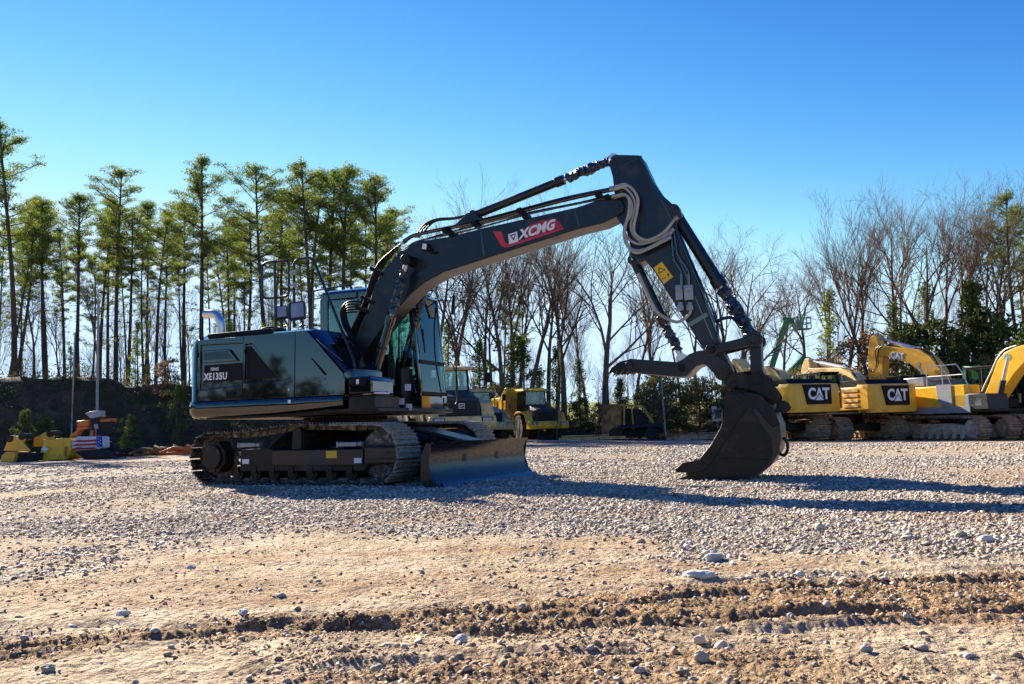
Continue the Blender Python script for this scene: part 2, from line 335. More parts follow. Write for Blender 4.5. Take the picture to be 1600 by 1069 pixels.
def stone_mat():
    m = bpy.data.materials.new('crushed stone'); m.use_nodes = True; n = m.node_tree.nodes; L = m.node_tree.links; b = n['Principled BSDF']; b.inputs['Roughness'].default_value = .85; b.inputs['Specular IOR Level'].default_value = .25
    a = n.new('ShaderNodeAttribute'); a.attribute_name = 'tone'; q = n.new('ShaderNodeTexNoise'); q.inputs['Scale'].default_value = 60; q.inputs['Detail'].default_value = 4
    geo = n.new('ShaderNodeNewGeometry'); L.new(geo.outputs['Position'], q.inputs['Vector'])
    r = n.new('ShaderNodeMapRange'); r.inputs[3].default_value = .65; r.inputs[4].default_value = 1.3; L.new(q.outputs['Fac'], r.inputs[0])
    x = n.new('ShaderNodeVectorMath'); x.operation = 'MULTIPLY'; L.new(a.outputs['Color'], x.inputs[0]); L.new(r.outputs[0], x.inputs[1]); L.new(x.outputs[0], b.inputs['Base Color'])
    bp = n.new('ShaderNodeBump'); bp.inputs['Strength'].default_value = .4; bp.inputs['Distance'].default_value = .01; L.new(q.outputs['Fac'], bp.inputs['Height']); L.new(bp.outputs[0], b.inputs['Normal'])
    return m
M_STONE = stone_mat()
def scatter(N, r0, r1, pw, seed, keep):
    rng = np.random.default_rng(seed); u = rng.random(N); r = (r0**pw+(r1**pw-r0**pw)*u)**(1/pw); a = np.radians(rng.uniform(-42, 42, N)); x, y = r*np.sin(a), r*np.cos(a)
    rut, gr = masks(x, y); k = rng.random(N) < keep(x, y, rut, gr); return x[k], y[k], r[k], rng
GREYS = [(.60, .56, .50), (.50, .45, .38), (.36, .33, .30), (.46, .43, .39), (.28, .255, .235), (.54, .51, .47), (.42, .365, .30), (.38, .30, .23), (.22, .20, .185), (.64, .61, .57)]
GREYS = [(a*1.03, b*.985, c*.90) for a, b, c in GREYS]
X, Y, Rr, rng = scatter(480000, 3.0, 17, 1.15, 5, lambda x, y, ru, gr: (gr**1.4)*(1-.9*ru)*(.35+.65*sstep(.35, .6, fbm(x*.9, y*.6, 4, 91))))
sz = (.0065+.026*rng.random(len(X))**5)*(1+Rr*.024)
o = bpy.data.objects.new('gravel', stones('gravel', X, Y, sz, GREYS, .6, 1)); COL.objects.link(o); o.data.materials.append(M_STONE); o['kind'] = 'stuff'; tag(o, 'grey crushed stone spread in a loose layer over the yard', 'gravel')
X, Y, Rr, rng = scatter(60000, 15, 30, 1.2, 6, lambda x, y, ru, gr: gr*(.15+.85*sstep(.42, .62, fbm(x*.5, y*.3, 4, 93))))
sz = (.03+.05*rng.random(len(X))**3)
o = bpy.data.objects.new('gravel', stones('gravel', X, Y, sz, GREYS, .5, 4)); COL.objects.link(o); o.data.materials.append(M_STONE); o['kind'] = 'stuff'; tag(o, 'coarser crushed stone strewn over the far part of the yard', 'gravel')
TANS = [(.34, .25, .17), (.40, .31, .22), (.27, .19, .12), (.38, .34, .29), (.42, .39, .35)]
X, Y, Rr, rng = scatter(90000, 2.1, 9, 1.0, 9, lambda x, y, ru, gr: .10+.35*ru+.25*gr+.25*sstep(.5, .65, fbm(x*1.2, y*1.2, 3, 77)))
sz = .004+.024*rng.random(len(X))**7
o = bpy.data.objects.new('pebbles', stones('pebbles', X, Y, sz, TANS, .7, 2)); COL.objects.link(o); o.data.materials.append(M_STONE); o['kind'] = 'stuff'; tag(o, 'tan clods and small pebbles scattered over the bare dirt in front', 'pebbles')
CL = [(.46, .34, .21), (.38, .26, .15), (.52, .41, .28), (.30, .20, .11)]
X, Y, Rr, rng = scatter(90000, 2.0, 6.2, 1.0, 19, lambda x, y, ru, gr: sstep(.38, .62, fbm(x*4, y*4, 3, 88))*np.clip(.9*ru+.25*sstep(.46, .6, fbm(x*1.5, y*1.5, 3, 87))*(1-gr)+.8*sstep(.1, .3, cy(C_UP, x)-y)*sstep(-1.4, -.6, x)*(1-sstep(.5, 1.2, x)), 0, 1))
o = bpy.data.objects.new('clods', stones('clods', X, Y, .004+.012*rng.random(len(X))**4, CL, .6, 7)); COL.objects.link(o); o.data.materials.append(M_STONE); o['kind'] = 'stuff'; tag(o, 'crumbly tan clods of earth churned up along the tyre ruts', 'clods')
# single larger stones the photo shows lying on the dirt
BIG = [(1095, 908, 48, 'flat pale grey-green stone lying alone on the tan dirt', .35), (1115, 876, 32, 'bluish grey stone at the lower tip of the gravel patch', .5),
       (1243, 906, 16, 'small pale stone on the dirt to the right of the flat stone', .7), (75, 1055, 22, 'olive grey rounded stone near the bottom left corner', .7),
       (1095, 1016, 20, 'cream stone beside the darker hollow, leftmost of the three big clods at bottom', .9), (1126, 1024, 22, 'cream rounded stone with ochre top, bottom edge of picture', .9),
       (1096, 1042, 22, 'tan blocky stone below the two cream stones', .9), (1000, 1060, 18, 'grey flat stone at the bottom edge', .6), (190, 970, 20, 'blue grey stone above the brown rut on the left', .7),
       (380, 968, 16, 'grey stone just above the rut at lower left', .6), (1540, 846, 24, 'pale stone with a square top in the right side gravel', .7), (1500, 838, 20, 'pale stone left of the square topped one', .6),
       (1280, 827, 20, 'light stone alone in the gravel right of the bucket shadow', .7), (1420, 842, 22, 'grey flat stone in the gravel on the right', .4), (1000, 848, 16, 'large grey stone on the gravel patch edge', .6),
       (440, 938, 14, 'dark pebble on the smooth dirt in the middle left', .6), (300, 890, 14, 'small grey stone on the dirt above the ruts', .6), (1238, 978, 14, 'brown clod on the rut edge', .8), (720, 1012, 24, 'grey stone at lower centre beside the second rut', .7), (590, 1046, 24, 'grey flat stone near the bottom edge, left of centre', .6),
       (1125, 996, 14, 'white pebble between the rut and the cream stones', .7), (1510, 1030, 26, 'thin cream shard lying on the dirt at lower right', .35), (1440, 1022, 24, 'white chip on the dirt, lower right', .4), (1355, 1030, 22, 'pale broken stone at lower right near the bottom', .6)]
STN = [(.50, .54, .48), (.42, .45, .47), (.55, .53, .48), (.30, .30, .24), (.52, .46, .36), (.52, .46, .36), (.45, .37, .28), (.36, .36, .34)]
for k, (px, py, wpx, lab, fl) in enumerate(BIG):
    p = gpt(px, py); wd = wpx*p.y/FPX; rr = random.Random(k); bm = bmesh.new(); bmesh.ops.create_icosphere(bm, subdivisions=3, radius=.5)
    off = Vector((rr.random()*50, rr.random()*50, 0))
    pass
    for v in bm.verts:
        d = mn.noise(v.co*1.7+off)*.45+mn.noise(v.co*5+off)*.12; v.co *= 1+d; q = mn.cell(v.co*2.3+off); v.co *= 1+.04*q; v.co.z = max(v.co.z, -.35)*fl; v.co.y *= .7
    me = bpy.data.meshes.new('stone'); bmesh.ops.rotate(bm, verts=bm.verts, matrix=Euler((0, 0, rr.uniform(-.4, .4))).to_matrix()); bm.to_mesh(me); bm.free()
    me.transform(Matrix.Scale(wd, 4)); ca = me.color_attributes.new('tone', 'FLOAT_COLOR', 'POINT'); c = STN[k % 8]
    for d in ca.data: d.color = (*c, 1)
    me.materials.append(M_STONE); o = bpy.data.objects.new('stone', me); COL.objects.link(o); o.location = (p.x, p.y, gz_at(p.x, p.y)+wd*fl*.22); tag(o, lab, 'stone', 'larger stones on the dirt')
# ------------------------------------------------------------------ the black excavator
YAW = math.radians(21); X0, Y0 = -2.468, 12.962
_c, _s = math.cos(YAW), math.sin(YAW); EN = Vector((-_s, -_c, 0)); EU = Vector((_c, -_s, 0)); EO = Vector((X0, Y0, 0))
def T(px, py, v):                                  # picture point -> (u, z) on the machine's own plane v
    d = ray(px, py); t = (v-EN.dot(CP-EO))/EN.dot(d); w_ = CP+d*t; return ((w_-EO).dot(EU), w_.z)
ZZ = {1: (280, 380, 3.8175), 2: (280, 620, 3.81), 3: (540, 440, 3.143), 4: (600, 230, 3.96), 5: (920, 230, 3.24), 6: (930, 500, 3.818)}
def Z(k, pts, v): a, b, f = ZZ[k]; return [T(a+x/f, b+y/f, v) for x, y in pts]
def Z3(k, pts, v): return [(p[0], -v, p[1]) for p in Z(k, pts, v)]
EX = thing('excavator', 'black excavator with a raised boom, bucket on the gravel and dozer blade in front', 'excavator', (X0, Y0, 0), -YAW)
MU = Matrix.Rotation(math.radians(-7.49), 4, 'Z')
def U(name, mb, m, parent=EX, **k): mb.M = MU; return mb.build(name, m, parent, **k)
# --- tracks
def track_path():
    P = []
    for k in range(9): P.append((-1.40+2.84*k/8, .045))
    for k in range(1, 12): a = -math.pi/2+math.pi*k/12; P.append((1.44+.375*math.cos(a), .42+.375*math.sin(a)))
    for u, z in ((1.44, .795), (1.0, .80), (.55, .815), (.1, .825), (-.35, .795), (-.8, .755), (-1.2, .745), (-1.42, .755)): P.append((u, z))
    for k in range(1, 11): a = math.pi/2+math.pi*k/11; P.append((-1.46+.355*math.cos(a), .40+.355*math.sin(a)))
    return P
def resample(P, N):
    P = P+[P[0]]; d = [0]
    for a, b in zip(P, P[1:]): d.append(d[-1]+math.dist(a, b))
    out = []
    for k in range(N):
        s = d[-1]*k/N; i = max(j for j in range(len(d)-1) if d[j] <= s); t = (s-d[i])/(d[i+1]-d[i])
        a, b = P[i], P[i+1]; out.append(((a[0]+(b[0]-a[0])*t, a[1]+(b[1]-a[1])*t), math.atan2(b[1]-a[1], b[0]-a[0])))
    return out
sh = MB(); sh.box((0, 0, 0), (.158, .5, .018))
for gx_, gh in ((-.062, .03), (0, .03), (.062, .03)): sh.add([Vector((gx_+a, b, c)) for b in (-.25, .25) for a, c in ((-.014, .0), (.014, .0), (.008, -gh), (-.008, -gh))], [(0, 1, 2, 3), (7, 6, 5, 4), (0, 4, 5, 1), (1, 5, 6, 2), (2, 6, 7, 3), (3, 7, 4, 0)])
for bx_ in (-.03, .03):
    for by_ in (-.1, .1): sh.cyl((bx_, by_, .009), (bx_, by_, -.012), .012, n=6)
shoe_me = None
for side in (1, -1):                                # near, far
    yc = -.995*side; Pth = resample(track_path(), 47)
    ch = MB()
    for (u, z), a in Pth:
        R_ = Euler((0, -a, 0)).to_matrix(); off = R_ @ Vector((0, 0, .035))
        for dy in (-.075, .075): ch.box((u+off.x, yc+dy, z+off.z), (.15, .03, .07), R_)
        ch.cyl((u+off.x+.07*math.cos(a), yc-.09, z+off.z+.07*math.sin(a)), (u+off.x+.07*math.cos(a), yc+.09, z+off.z+.07*math.sin(a)), .022, n=6)
    trk = U('track', ch, M_TRACK)
    for (u, z), a in Pth:
        if shoe_me is None: o = sh.build('track_shoe', M_TRACK, trk); shoe_me = o.data
        else: o = bpy.data.objects.new('track_shoe', shoe_me); COL.objects.link(o); o.parent = trk
        o.matrix_local = MU @ Matrix.Translation((u, yc, z)) @ Euler((random.uniform(-.01, .01), -a+random.uniform(-.03, .03), 0)).to_matrix().to_4x4()
        if u > .7 and z > .12:
            if 'track_shoe_dusty' not in bpy.data.meshes: md = shoe_me.copy(); md.name = 'track_shoe_dusty'; md.materials.clear(); md.materials.append(M_TRKMUD)
            o.data = bpy.data.meshes['track_shoe_dusty']; o['label'] = 'track shoe caked in pale dust'
    s = side; yo = yc-.16*s
    fr = MB(); fr.prism([(-.95, .20), (-.95, .50), (-.35, .52), (-.35, .49), (1.15, .49), (1.30, .53), (1.78, .515), (1.80, .30), (1.30, .285), (1.22, .20)], yc-.15, yc+.15)
    F_ = U('track_frame', fr, M_DARK, bevel=.012)
    pl = MB(); pl.prism([(-.33, .285), (-.33, .485), (1.22, .485), (1.22, .285)], yo, yo-.012*s); U('side_plate', pl, M_SLATE, F_, bevel=.005)
    pl = MB(); pl.prism([(1.26, .31), (1.26, .50), (1.76, .50), (1.76, .31)], yo, yo-.02*s); pl.box((1.5, yo-.022*s, .365), (.4, .02, .012)); pl.box((1.62, yo-.024*s, .44), (.1, .01, .02)); U('idler_guard', pl, M_SLATE, F_, bevel=.006)
    st = MB(); st.prism([(.62, .375), (.62, .47), (.80, .47), (.80, .375)], yo-.0125*s, yo-.0145*s); U('sticker', st, M_YSTICK, F_, label='yellow warning sticker')
    for a in (-.86, 1.10): st = MB(); st.prism([(a-.02, .31), (a-.02, .375), (a+.10, .375), (a+.10, .31)], yo-(.0125 if a > 0 else 0)*s, yo-.016*s); U('sticker', st, M_WHITE, F_)
    for a, b in ((-.82, .57), (.95, .55)):
        g = MB(); g.box((a+.02, yo+.03*s, b), (.30, .09, .06)); g.cyl((a+.17, yo+.03*s, b), (a+.24, yo+.03*s, b), .035, n=10); g.box((a-.14, yo+.03*s, b), (.03, .11, .08)); U('grease_fitting_block', g, M_BOOT, F_, bevel=.01)
    fd = MB(); cx_, cz_ = -1.40, .41
    oc = [(cx_+.235*math.cos(math.pi*k/4+.39), cz_+.235*math.sin(math.pi*k/4+.39)) for k in range(8)]
    fd.prism(oc, yc-.02*s, yo-.05*s); fd.cyl((cx_, yo-.05*s, cz_), (cx_, yo-.09*s, cz_), .17, n=20)
    for k in range(9): a = 2*math.pi*k/9; fd.cyl((cx_+.2*math.cos(a), yo-.05*s, cz_+.2*math.sin(a)), (cx_+.2*math.cos(a), yo-.065*s, cz_+.2*math.sin(a)), .012, n=6)
    U('final_drive', fd, M_DARK, bevel=.008)
    sp = MB(); n_ = 21; o1 = []
    for k in range(n_*4): r_ = .30 if k % 4 in (1, 2) else .345; a = 2*math.pi*k/(n_*4); o1.append((cx_-.04+r_*math.cos(a)*.97, cz_+r_*math.sin(a)*.97))
    sp.prism(o1, yc-.03, yc+.03); U('sprocket', sp, M_TRACK)
    idl = MB(); idl.cyl((1.44, yc-.09, .42), (1.44, yc+.09, .42), .30, n=36); idl.cyl((1.44, yc-.12, .42), (1.44, yc+.12, .42), .12, n=20); idl.cyl((1.44, yc-.04, .42), (1.44, yc+.04, .42), .325, n=36); U('idler', idl, M_TRACK)
    for k in range(7):
        r_ = MB(); u = -1.02+.335*k; r_.cyl((u, yc-.13, .175), (u, yc+.13, .175), .055, n=14); r_.cyl((u, yc-.12, .175), (u, yc-.06, .175), .092, n=18); r_.cyl((u, yc+.06, .175), (u, yc+.12, .175), .092, n=18); r_.box((u, yc-.14*s, .225), (.09, .04, .10)); U('track_roller', r_, M_DARK)
    cr_ = MB(); cr_.cyl((.12, yc-.13, .69), (.12, yc+.13, .69), .085, n=18); cr_.box((.12, yc-.05*s, .56), (.12, .12, .18)); cr_.prism([(.03, .5), (.05, .74), (.09, .79), (.17, .79), (.2, .74), (.2, .5)], yo-.02*s, yo+.02*s); U('carrier_roller', cr_, M_DARK, bevel=.006)
# --- carbody, turntable, blade
cb = MB(); cb.loft([[(x*.55, y*.55, .80) for x, y in ((-1, -1), (1, -1), (1, 1), (-1, 1))], [(x*.8, y*.9, .45) for x, y in ((-1, -1), (1, -1), (1, 1), (-1, 1))], [(x*.7, y*.8, .33) for x, y in ((-1, -1), (1, -1), (1, 1), (-1, 1))]])
for sx in (-.55, .55): cb.box((sx, 0, .46), (.26, 1.75, .16))
U('carbody', cb, M_DARK, bevel=.02)
tt = MB(); tt.cyl((0, 0, .79), (0, 0, .95), .56, n=48)
for k in range(36): a = 2*math.pi*k/36; tt.cyl((.59*math.cos(a), .59*math.sin(a), .86), (.59*math.cos(a), .59*math.sin(a), .93), .014, n=6)
tt.cyl((0, 0, .86), (0, 0, .885), .62, n=48); tt.build('turntable', M_DARK, EX)
BLW = 1.245
prof = [(2.47, .0), (2.40, .055), (2.335, .13), (2.30, .22), (2.285, .32), (2.292, .42), (2.32, .515), (2.36, .555)]
bk = [(x-.03, z) for x, z in prof[::-1]]; bk[-1] = (2.44, .0)
bl = MB(); bl.prism(prof+bk, -BLW, BLW)
BLD = U('dozer_blade', bl, M_BLADE, smooth=40)
e = MB(); e.box((2.475, 0, .035), (.03, 2*BLW+.004, .075), (0, math.radians(-38), 0)); U('cutting_edge', e, M_STEEL and M_BLACK, BLD, bevel=.004)
for sy in (-1, 1):
    e = MB(); e.prism([(2.46, .01), (2.34, .13), (2.29, .30), (2.33, .54), (2.26, .55), (2.18, .38), (2.17, .10), (2.20, .01)], sy*(BLW-.002), sy*(BLW+.016)); U('end_plate', e, M_SLATE, BLD, bevel=.004)
    a = MB(); a.prism([(.55, .38), (.55, .56), (1.3, .52), (2.1, .42), (2.29, .40), (2.29, .16), (2.05, .18), (1.3, .36)], sy*.42-.06, sy*.42+.06); U('blade_arm', a, M_DARK, BLD, bevel=.012)
    a = MB(); p0, p1 = Vector((.95, sy*.30, .72)), Vector((2.2, sy*.36, .47)); a.cyl(p0, p0.lerp(p1, .68), .06); a.cyl(p0.lerp(p1, .68), p1, .033); a.box(p0.lerp(p1, .66), (.09, .15, .15), (0, .2, 0)); c_ = U('blade_cylinder', a, M_SLATE, BLD)
for y_ in (-.75, 0, .75):
    a = MB(); a.prism([(2.27, .05), (2.27, .52), (2.15, .42), (2.15, .12)], y_-.012, y_+.012); U('rib', a, M_DARK, BLD)
a = MB(); a.box((1.75, 0, .64), (.9, .5, .03), (0, .23, 0)); a.box((1.95, -.2, .60), (.5, .22, .05), (0, .25, .1)); U('cylinder_guard', a, M_SLATE, BLD, bevel=.01)
# --- house
fl = MB(); fl.box((-.25, 0, .975), (2.7, 2.2, .07)); fl.box((.75, 0, .99), (.9, 2.3, .06)); fl.build('house_floor', M_DARK, EX, bevel=.01)
def planring(e, z):
    P = [(-1.70, -1.2-e), (-1.72, -1.2-e), (-1.80-e, -1.17-e), (-1.865-e, -1.10), (-1.90-e, -1.0)]
    for k in range(1, 12): y_ = -1.0+k*2/12; P.append((-1.90-e-.26*(1-y_*y_), y_))
    P += [(x, -y_) for x, y_ in P[4::-1]]
    return [(x, y_, z) for x, y_ in P]
cw = MB(); cw.loft([planring(-.09, .955), planring(-.02, .975), planring(.018, 1.03), planring(.022, 1.15), planring(.012, 1.19), planring(-.004, 1.205), planring(-.006, 1.95), planring(-.03, 2.04), planring(-.08, 2.09), planring(-.16, 2.115)])
CW = cw.build('counterweight', M_BLACK, EX, smooth=50)
bd = MB(); bd.prism([(-1.70, 1.19), (-1.70, 2.05), (-1.70, 2.06), (.15, 2.07), (.70, 1.50), (.72, 1.19)], -1.145, -.36)
bd.loft([[(-1.70, -1.185, 2.065), (.16, -1.185, 2.085), (.16, -.36, 2.07), (-1.70, -.36, 2.05)], [(-1.70, -1.08, 2.125), (.12, -1.06, 2.125), (.12, -.36, 2.125), (-1.70, -.36, 2.125)]])
BDY = bd.build('side_body', M_BLACK, EX, bevel=.02)
sl = MB()                                            # sloped shoulder in front
sl.loft([[(.14, -1.185, 2.085), (.16, -1.06, 2.13), (.20, -.40, 2.13), (.18, -.36, 2.05)], [(.725, -1.185, 1.50), (.79, -1.06, 1.54), (.84, -.40, 1.54), (.80, -.36, 1.46)]])
sl.loft([[(.70, -1.19, 1.50), (.79, -1.06, 1.54), (.84, -.40, 1.54), (.70, -.38, 1.4)], [(.72, -1.19, 1.17), (.80, -1.07, 1.17), (.85, -.42, 1.17), (.72, -.40, 1.17)]])
sl.build('shoulder_panel', M_BLACK, BDY, bevel=.012)
sk = MB()
def skr(u): zb = .965+.055*max(0, (u+.4)/1.1); return [(u, -1.13, zb), (u, -1.19, zb+.012), (u, -1.215, zb+.05), (u, -1.222, 1.15), (u, -1.205, 1.185), (u, -1.15, 1.19), (u, -.6, 1.19), (u, -.6, zb)]
sk.loft([skr(u) for u in (-1.72, -1.2, -.4, .2, .71)]); SK = sk.build('side_skirt', M_BLACK, EX, smooth=50)
st = MB(); st.box((-.12, -1.224, 1.14), (.045, .003, .045)); st.build('sticker', M_WHITE, SK)
# counterweight's other side and engine hood
hd = MB(); hd.prism([(-1.5, 1.0), (-1.75, 1.2), (-1.75, 2.05), (-1.60, 2.12), (-.72, 2.12), (-.70, 1.0)], -.37, 1.18); HD = hd.build('engine_hood', M_BLACK, EX, bevel=.03)
hd = MB(); hd.prism([(-1.72, 2.12), (-1.66, 2.175), (-.60, 2.185), (-.50, 2.125)], -1.0, .2)
for k in range(10): hd.box((-1.6+k*.05, -.4, 2.186), (.018, .9, .012))
hd.build('hood_grille', M_MATTE, HD, bevel=.01)
hd = MB(); hd.path([(-.86, -.85, 2.13), (-.84, -.85, 2.2), (-.7, -.85, 2.215), (-.5, -.85, 2.18), (-.42, -.85, 2.13)], .02, 8); hd.box((-.66, -.85, 2.17), (.34, .12, .05)); hd.build('latch_cover', M_MATTE, HD, bevel=.01)
def recess(mb, outer, inner, y, dep, slope=0.0):     # face at y with a pocket; outer and inner have the same count
    n = len(outer); fl_ = [(x, y+dep, z) for x, z in (inner if not slope else [( (x-sum(p[0] for p in inner)/n)*(1-slope)+sum(p[0] for p in inner)/n, (z-sum(p[1] for p in inner)/n)*(1-slope)+sum(p[1] for p in inner)/n) for x, z in inner])]
    A = [(x, y, z) for x, z in outer]; B = [(x, y, z) for x, z in inner]; C_ = [(x, y+.03, z) for x, z in outer]
    fs = []
    for i in range(n):
        j = (i+1) % n; fs += [(i, j, n+j, n+i), (n+i, n+j, 2*n+j, 2*n+i), (3*n+i, 3*n+j, j, i)]
    fs.append(tuple(range(2*n, 3*n))); mb.add(A+B+fl_+C_, fs); return fl_
VD = 1.2; GAP = .006
def zz(pts): return Z(1, pts, VD)
dA = MB(); recess(dA, [(-1.712, 1.20), (-.912, 1.20), (-.912, 2.07), (-1.712, 2.06)], zz([(120, 880), (372, 850), (376, 592), (116, 606)]), -VD, .03, .035)
DA = dA.build('rear_service_door', M_BLACK, EX, smooth=0, bevel=.004)
g = MB(); g.prism(zz([(132, 716), (345, 700), (292, 632), (130, 640)]), -VD+.031, -VD-.004); g.build('vent_cover', M_BLACK, DA, bevel=.012)
g = MB()
q0 = zz([(142, 700), (318, 690), (283, 646), (142, 652)])
for k in range(9):
    f_ = (k+.5)/9; a = q0[0][1]+(q0[3][1]-q0[0][1])*f_; xr = q0[1][0]+(q0[2][0]-q0[1][0])*f_; g.box(((q0[0][0]+xr)/2, -VD-.005, a), (xr-q0[0][0], .004, .008))
g.build('vent_slats', M_SLATE, DA)
g = MB(); g.prism(zz([(138, 832), (368, 815), (368, 712), (138, 728)]), -VD+.031, -VD+.022); g.build('name_plate', M_MATTE, DA)
def ztext(nm, k, l, r, v, size, m, parent, body, **kw):
    a, b = Z3(k, [l, r], v); A, B = Vector(a), Vector(b)
    return text(nm, body, size, m, parent, (A+B)/2, B-A, (0, 0, 1), **kw)
ztext('model_number', 1, (145, 800), (282, 793), VD-.020, .135, M_WHITE, DA, 'XE135U', bold=.0045, sx=.82, spacing=1.08)
ztext('model_prefix', 1, (183, 753), (230, 751), VD-.020, .066, M_WHITE, DA, '1004X', bold=.001, sx=.78, spacing=1.08)
g = MB(); g.box((-1.10, -VD-.004, 1.27), (.16, .012, .09)); g.box((-1.06, -VD-.012, 1.27), (.05, .01, .04)); g.build('door_latch', M_MATTE, DA, bevel=.004)
dB = MB(); recess(dB, [(-.903, 1.20), (-.062, 1.20), (-.062, 2.09), (-.903, 2.075)], zz([(386, 838), (606, 822), (425, 596), (386, 600)]), -VD, .028, .05)
DB = dB.build('engine_side_door', M_BLACK, EX, smooth=0, bevel=.004)
g = MB(); g.prism(zz([(392, 812), (570, 803), (414, 612), (392, 614)]), -VD+.029, -VD+.020); g.build('inset_panel', M_MATTE, DB)
g = MB(); g.cyl((-.14, -VD-.01, 1.30), (-.14, -VD+.0, 1.30), .016, n=12); g.build('door_lock', M_CHROME, DB)
dC = MB(); dC.prism([(-.053, 1.20), (-.053, 2.09), (.10, 2.092), (.155, 2.06), (.70, 1.49), (.728, 1.40), (.728, 1.20)], -VD, -VD+.03); DC = dC.build('front_side_door', M_BLACK, EX, smooth=0, bevel=.006)
g = MB(); g.prism(zz([(780, 684), (790, 686), (876, 778), (872, 788), (860, 782)]), -VD-.001, -VD-.008); g.build('handle_recess', M_MATTE, DC, bevel=.002)
g = MB(); g.prism(zz([(782, 822), (872, 815), (872, 800), (800, 806)]), -VD-.001, -VD-.010); g.build('lower_lip', M_BLACK, DC, bevel=.004)
# the side of the house leans in a little towards the top
for root_ in (BDY, DA, DB, DC):
    for o_ in [root_]+list(root_.children):
        for v_ in o_.data.vertices: v_.co.y += .036*max(0, v_.co.z-1.2)
# small hardware: hinges, bolts, filler cap, handles
for hx in (-1.70, -.885):
    for hz in (1.32, 1.86): g = MB(); g.box((hx+.012, -VD+.030*(hz-1.2)-.006, hz), (.018, .014, .07)); g.build('hinge', M_MATTE, DA if hx < -1 else DB, bevel=.003)
for bx2 in (-1.5, -1.0, -.5, 0, .45): g = MB(); g.cyl((bx2, -1.222, 1.165), (bx2, -1.228, 1.165), .012, n=8); g.build('bolt', M_MATTE, SK)
# exhaust
ex = MB(); P = spline([(-1.98+.02, -.45, 2.10), (-1.98+.02, -.45, 2.36), (-2.0, -.45, 2.46), (-2.09, -.45, 2.54), (-2.26, -.45, 2.55)], 6); ex.tube(P, [.062]*(len(P)-3)+[.064, .067, .07], 20, cap=False); ex.tube([p+Vector((0, 0, 0)) for p in P[::-1]], [.056]*len(P), 16, cap=False)
ex.cyl((-1.96, -.45, 2.09), (-1.96, -.45, 2.13), .085, n=20); ex.M = Matrix.Translation((.12, -.05, 0)); EXH = ex.build('exhaust_pipe', M_CHROME, EX)
# front toolbox and step
bx = MB(); bx.prism([(.79, 1.20), (.79, 1.43), (1.10, 1.43), (1.14, 1.38), (1.14, 1.20)], -1.2, -.62); TB = bx.build('tool_box', M_BLACK, EX, bevel=.02)
g = MB(); g.prism(Z(1, [(1012, 800), (1122, 808), (1108, 852), (1028, 850)], 1.2), -1.2, -1.207); g.build('lid_panel', M_MATTE, TB, bevel=.004)
g = MB(); g.box((.93, -1.209, 1.36), (.04, .003, .06)); g.build('sticker', M_WHITE, TB)
bx = MB(); bx.prism([(.76, .98), (.76, 1.17), (1.16, 1.17), (1.16, .98)], -1.16, -.5); bx.box((.98, -.9, 1.185), (.36, .5, .02))
for k in range(5): bx.cyl((.80+.04*k, -1.10, 1.19), (.80+.04*k, -1.10, 1.22), .012, n=8)
STP = bx.build('front_step', M_DARK, EX, bevel=.01)
g = MB(); g.cyl((1.0, -1.14, 1.215), (1.33, -1.10, 1.20), .022, n=12); g.cyl((.98, -1.14, 1.215), (1.10, -1.13, 1.21), .034, n=12); g.build('damper', M_CHROME, STP)
# front platform, valve bank, black guard plates beside the cab
g = MB(); g.prism([(.15, 1.0), (.15, 1.60), (.30, 1.72), (.46, 1.70), (.62, 1.45), (.90, 1.30), (1.12, 1.20), (1.12, .98)], -.29, -.24); g.prism([(.15, 1.0), (.15, 1.60), (.30, 1.72), (.46, 1.70), (.62, 1.45), (.90, 1.30), (1.12, 1.20), (1.12, .98)], .22, .27); g.box((.6, 0, 1.02), (1.0, .5, .06))
g.cyl((.27, -.32, 1.60), (.27, .30, 1.60), .05, n=20); g.cyl((.60, -.52, 1.36), (.60, .50, 1.36), .045, n=16); BB = g.build('boom_bracket', M_MATTE, EX, bevel=.006)
g = MB(); g.box((.95, .08, 1.30), (.06, .36, .60)); g.box((.55, -.1, 1.55), (.5, .08, .5)); g.build('guard_plate', M_MATTE, EX, bevel=.01)
for zx, zy in ((1360, 860), (1320, 945), (1366, 978)): x, y = Z(1, [(zx, zy)], .32)[0]; g = MB(); g.box((x, -.30, y), (.09, .008, .09)); g.build('sticker', M_WHITE, EX)
vb = MB(); vb.box((.55, -.72, 1.22), (.40, .34, .2)); vb.box((.42, -.62, 1.5), (.2, .3, .35))
for k in range(4):
    for j in range(2): vb.cyl((.44+.08*k, -.60-.2*j, 1.32), (.44+.08*k, -.60-.2*j, 1.37), .022, n=8)
vb.build('valve_block', M_DARK, EX, bevel=.008)
# boom cylinders' lower hoses with pale fittings
for k in range(4):
    h = MB(); a, b = Z3(1, [(1225+18*k, 830), (1225+18*k, 830)], .12)
    pts = Z3(1, [(1150+40*k, 690-10*k), (1235+16*k, 740), (1228+16*k, 830), (1215+15*k, 880), (1240+12*k, 940), (1225+8*k, 990)], .12); h.path(pts, .016, 8, 6); HZ = h.build('hydraulic_hose', M_RUBBER, EX)
    h = MB(); p = Vector(pts[2]); h.cyl(p+Vector((0, 0, .05)), p-Vector((0, 0, .04)), .022, n=8); h.build('hose_fitting', M_BOOT, HZ)
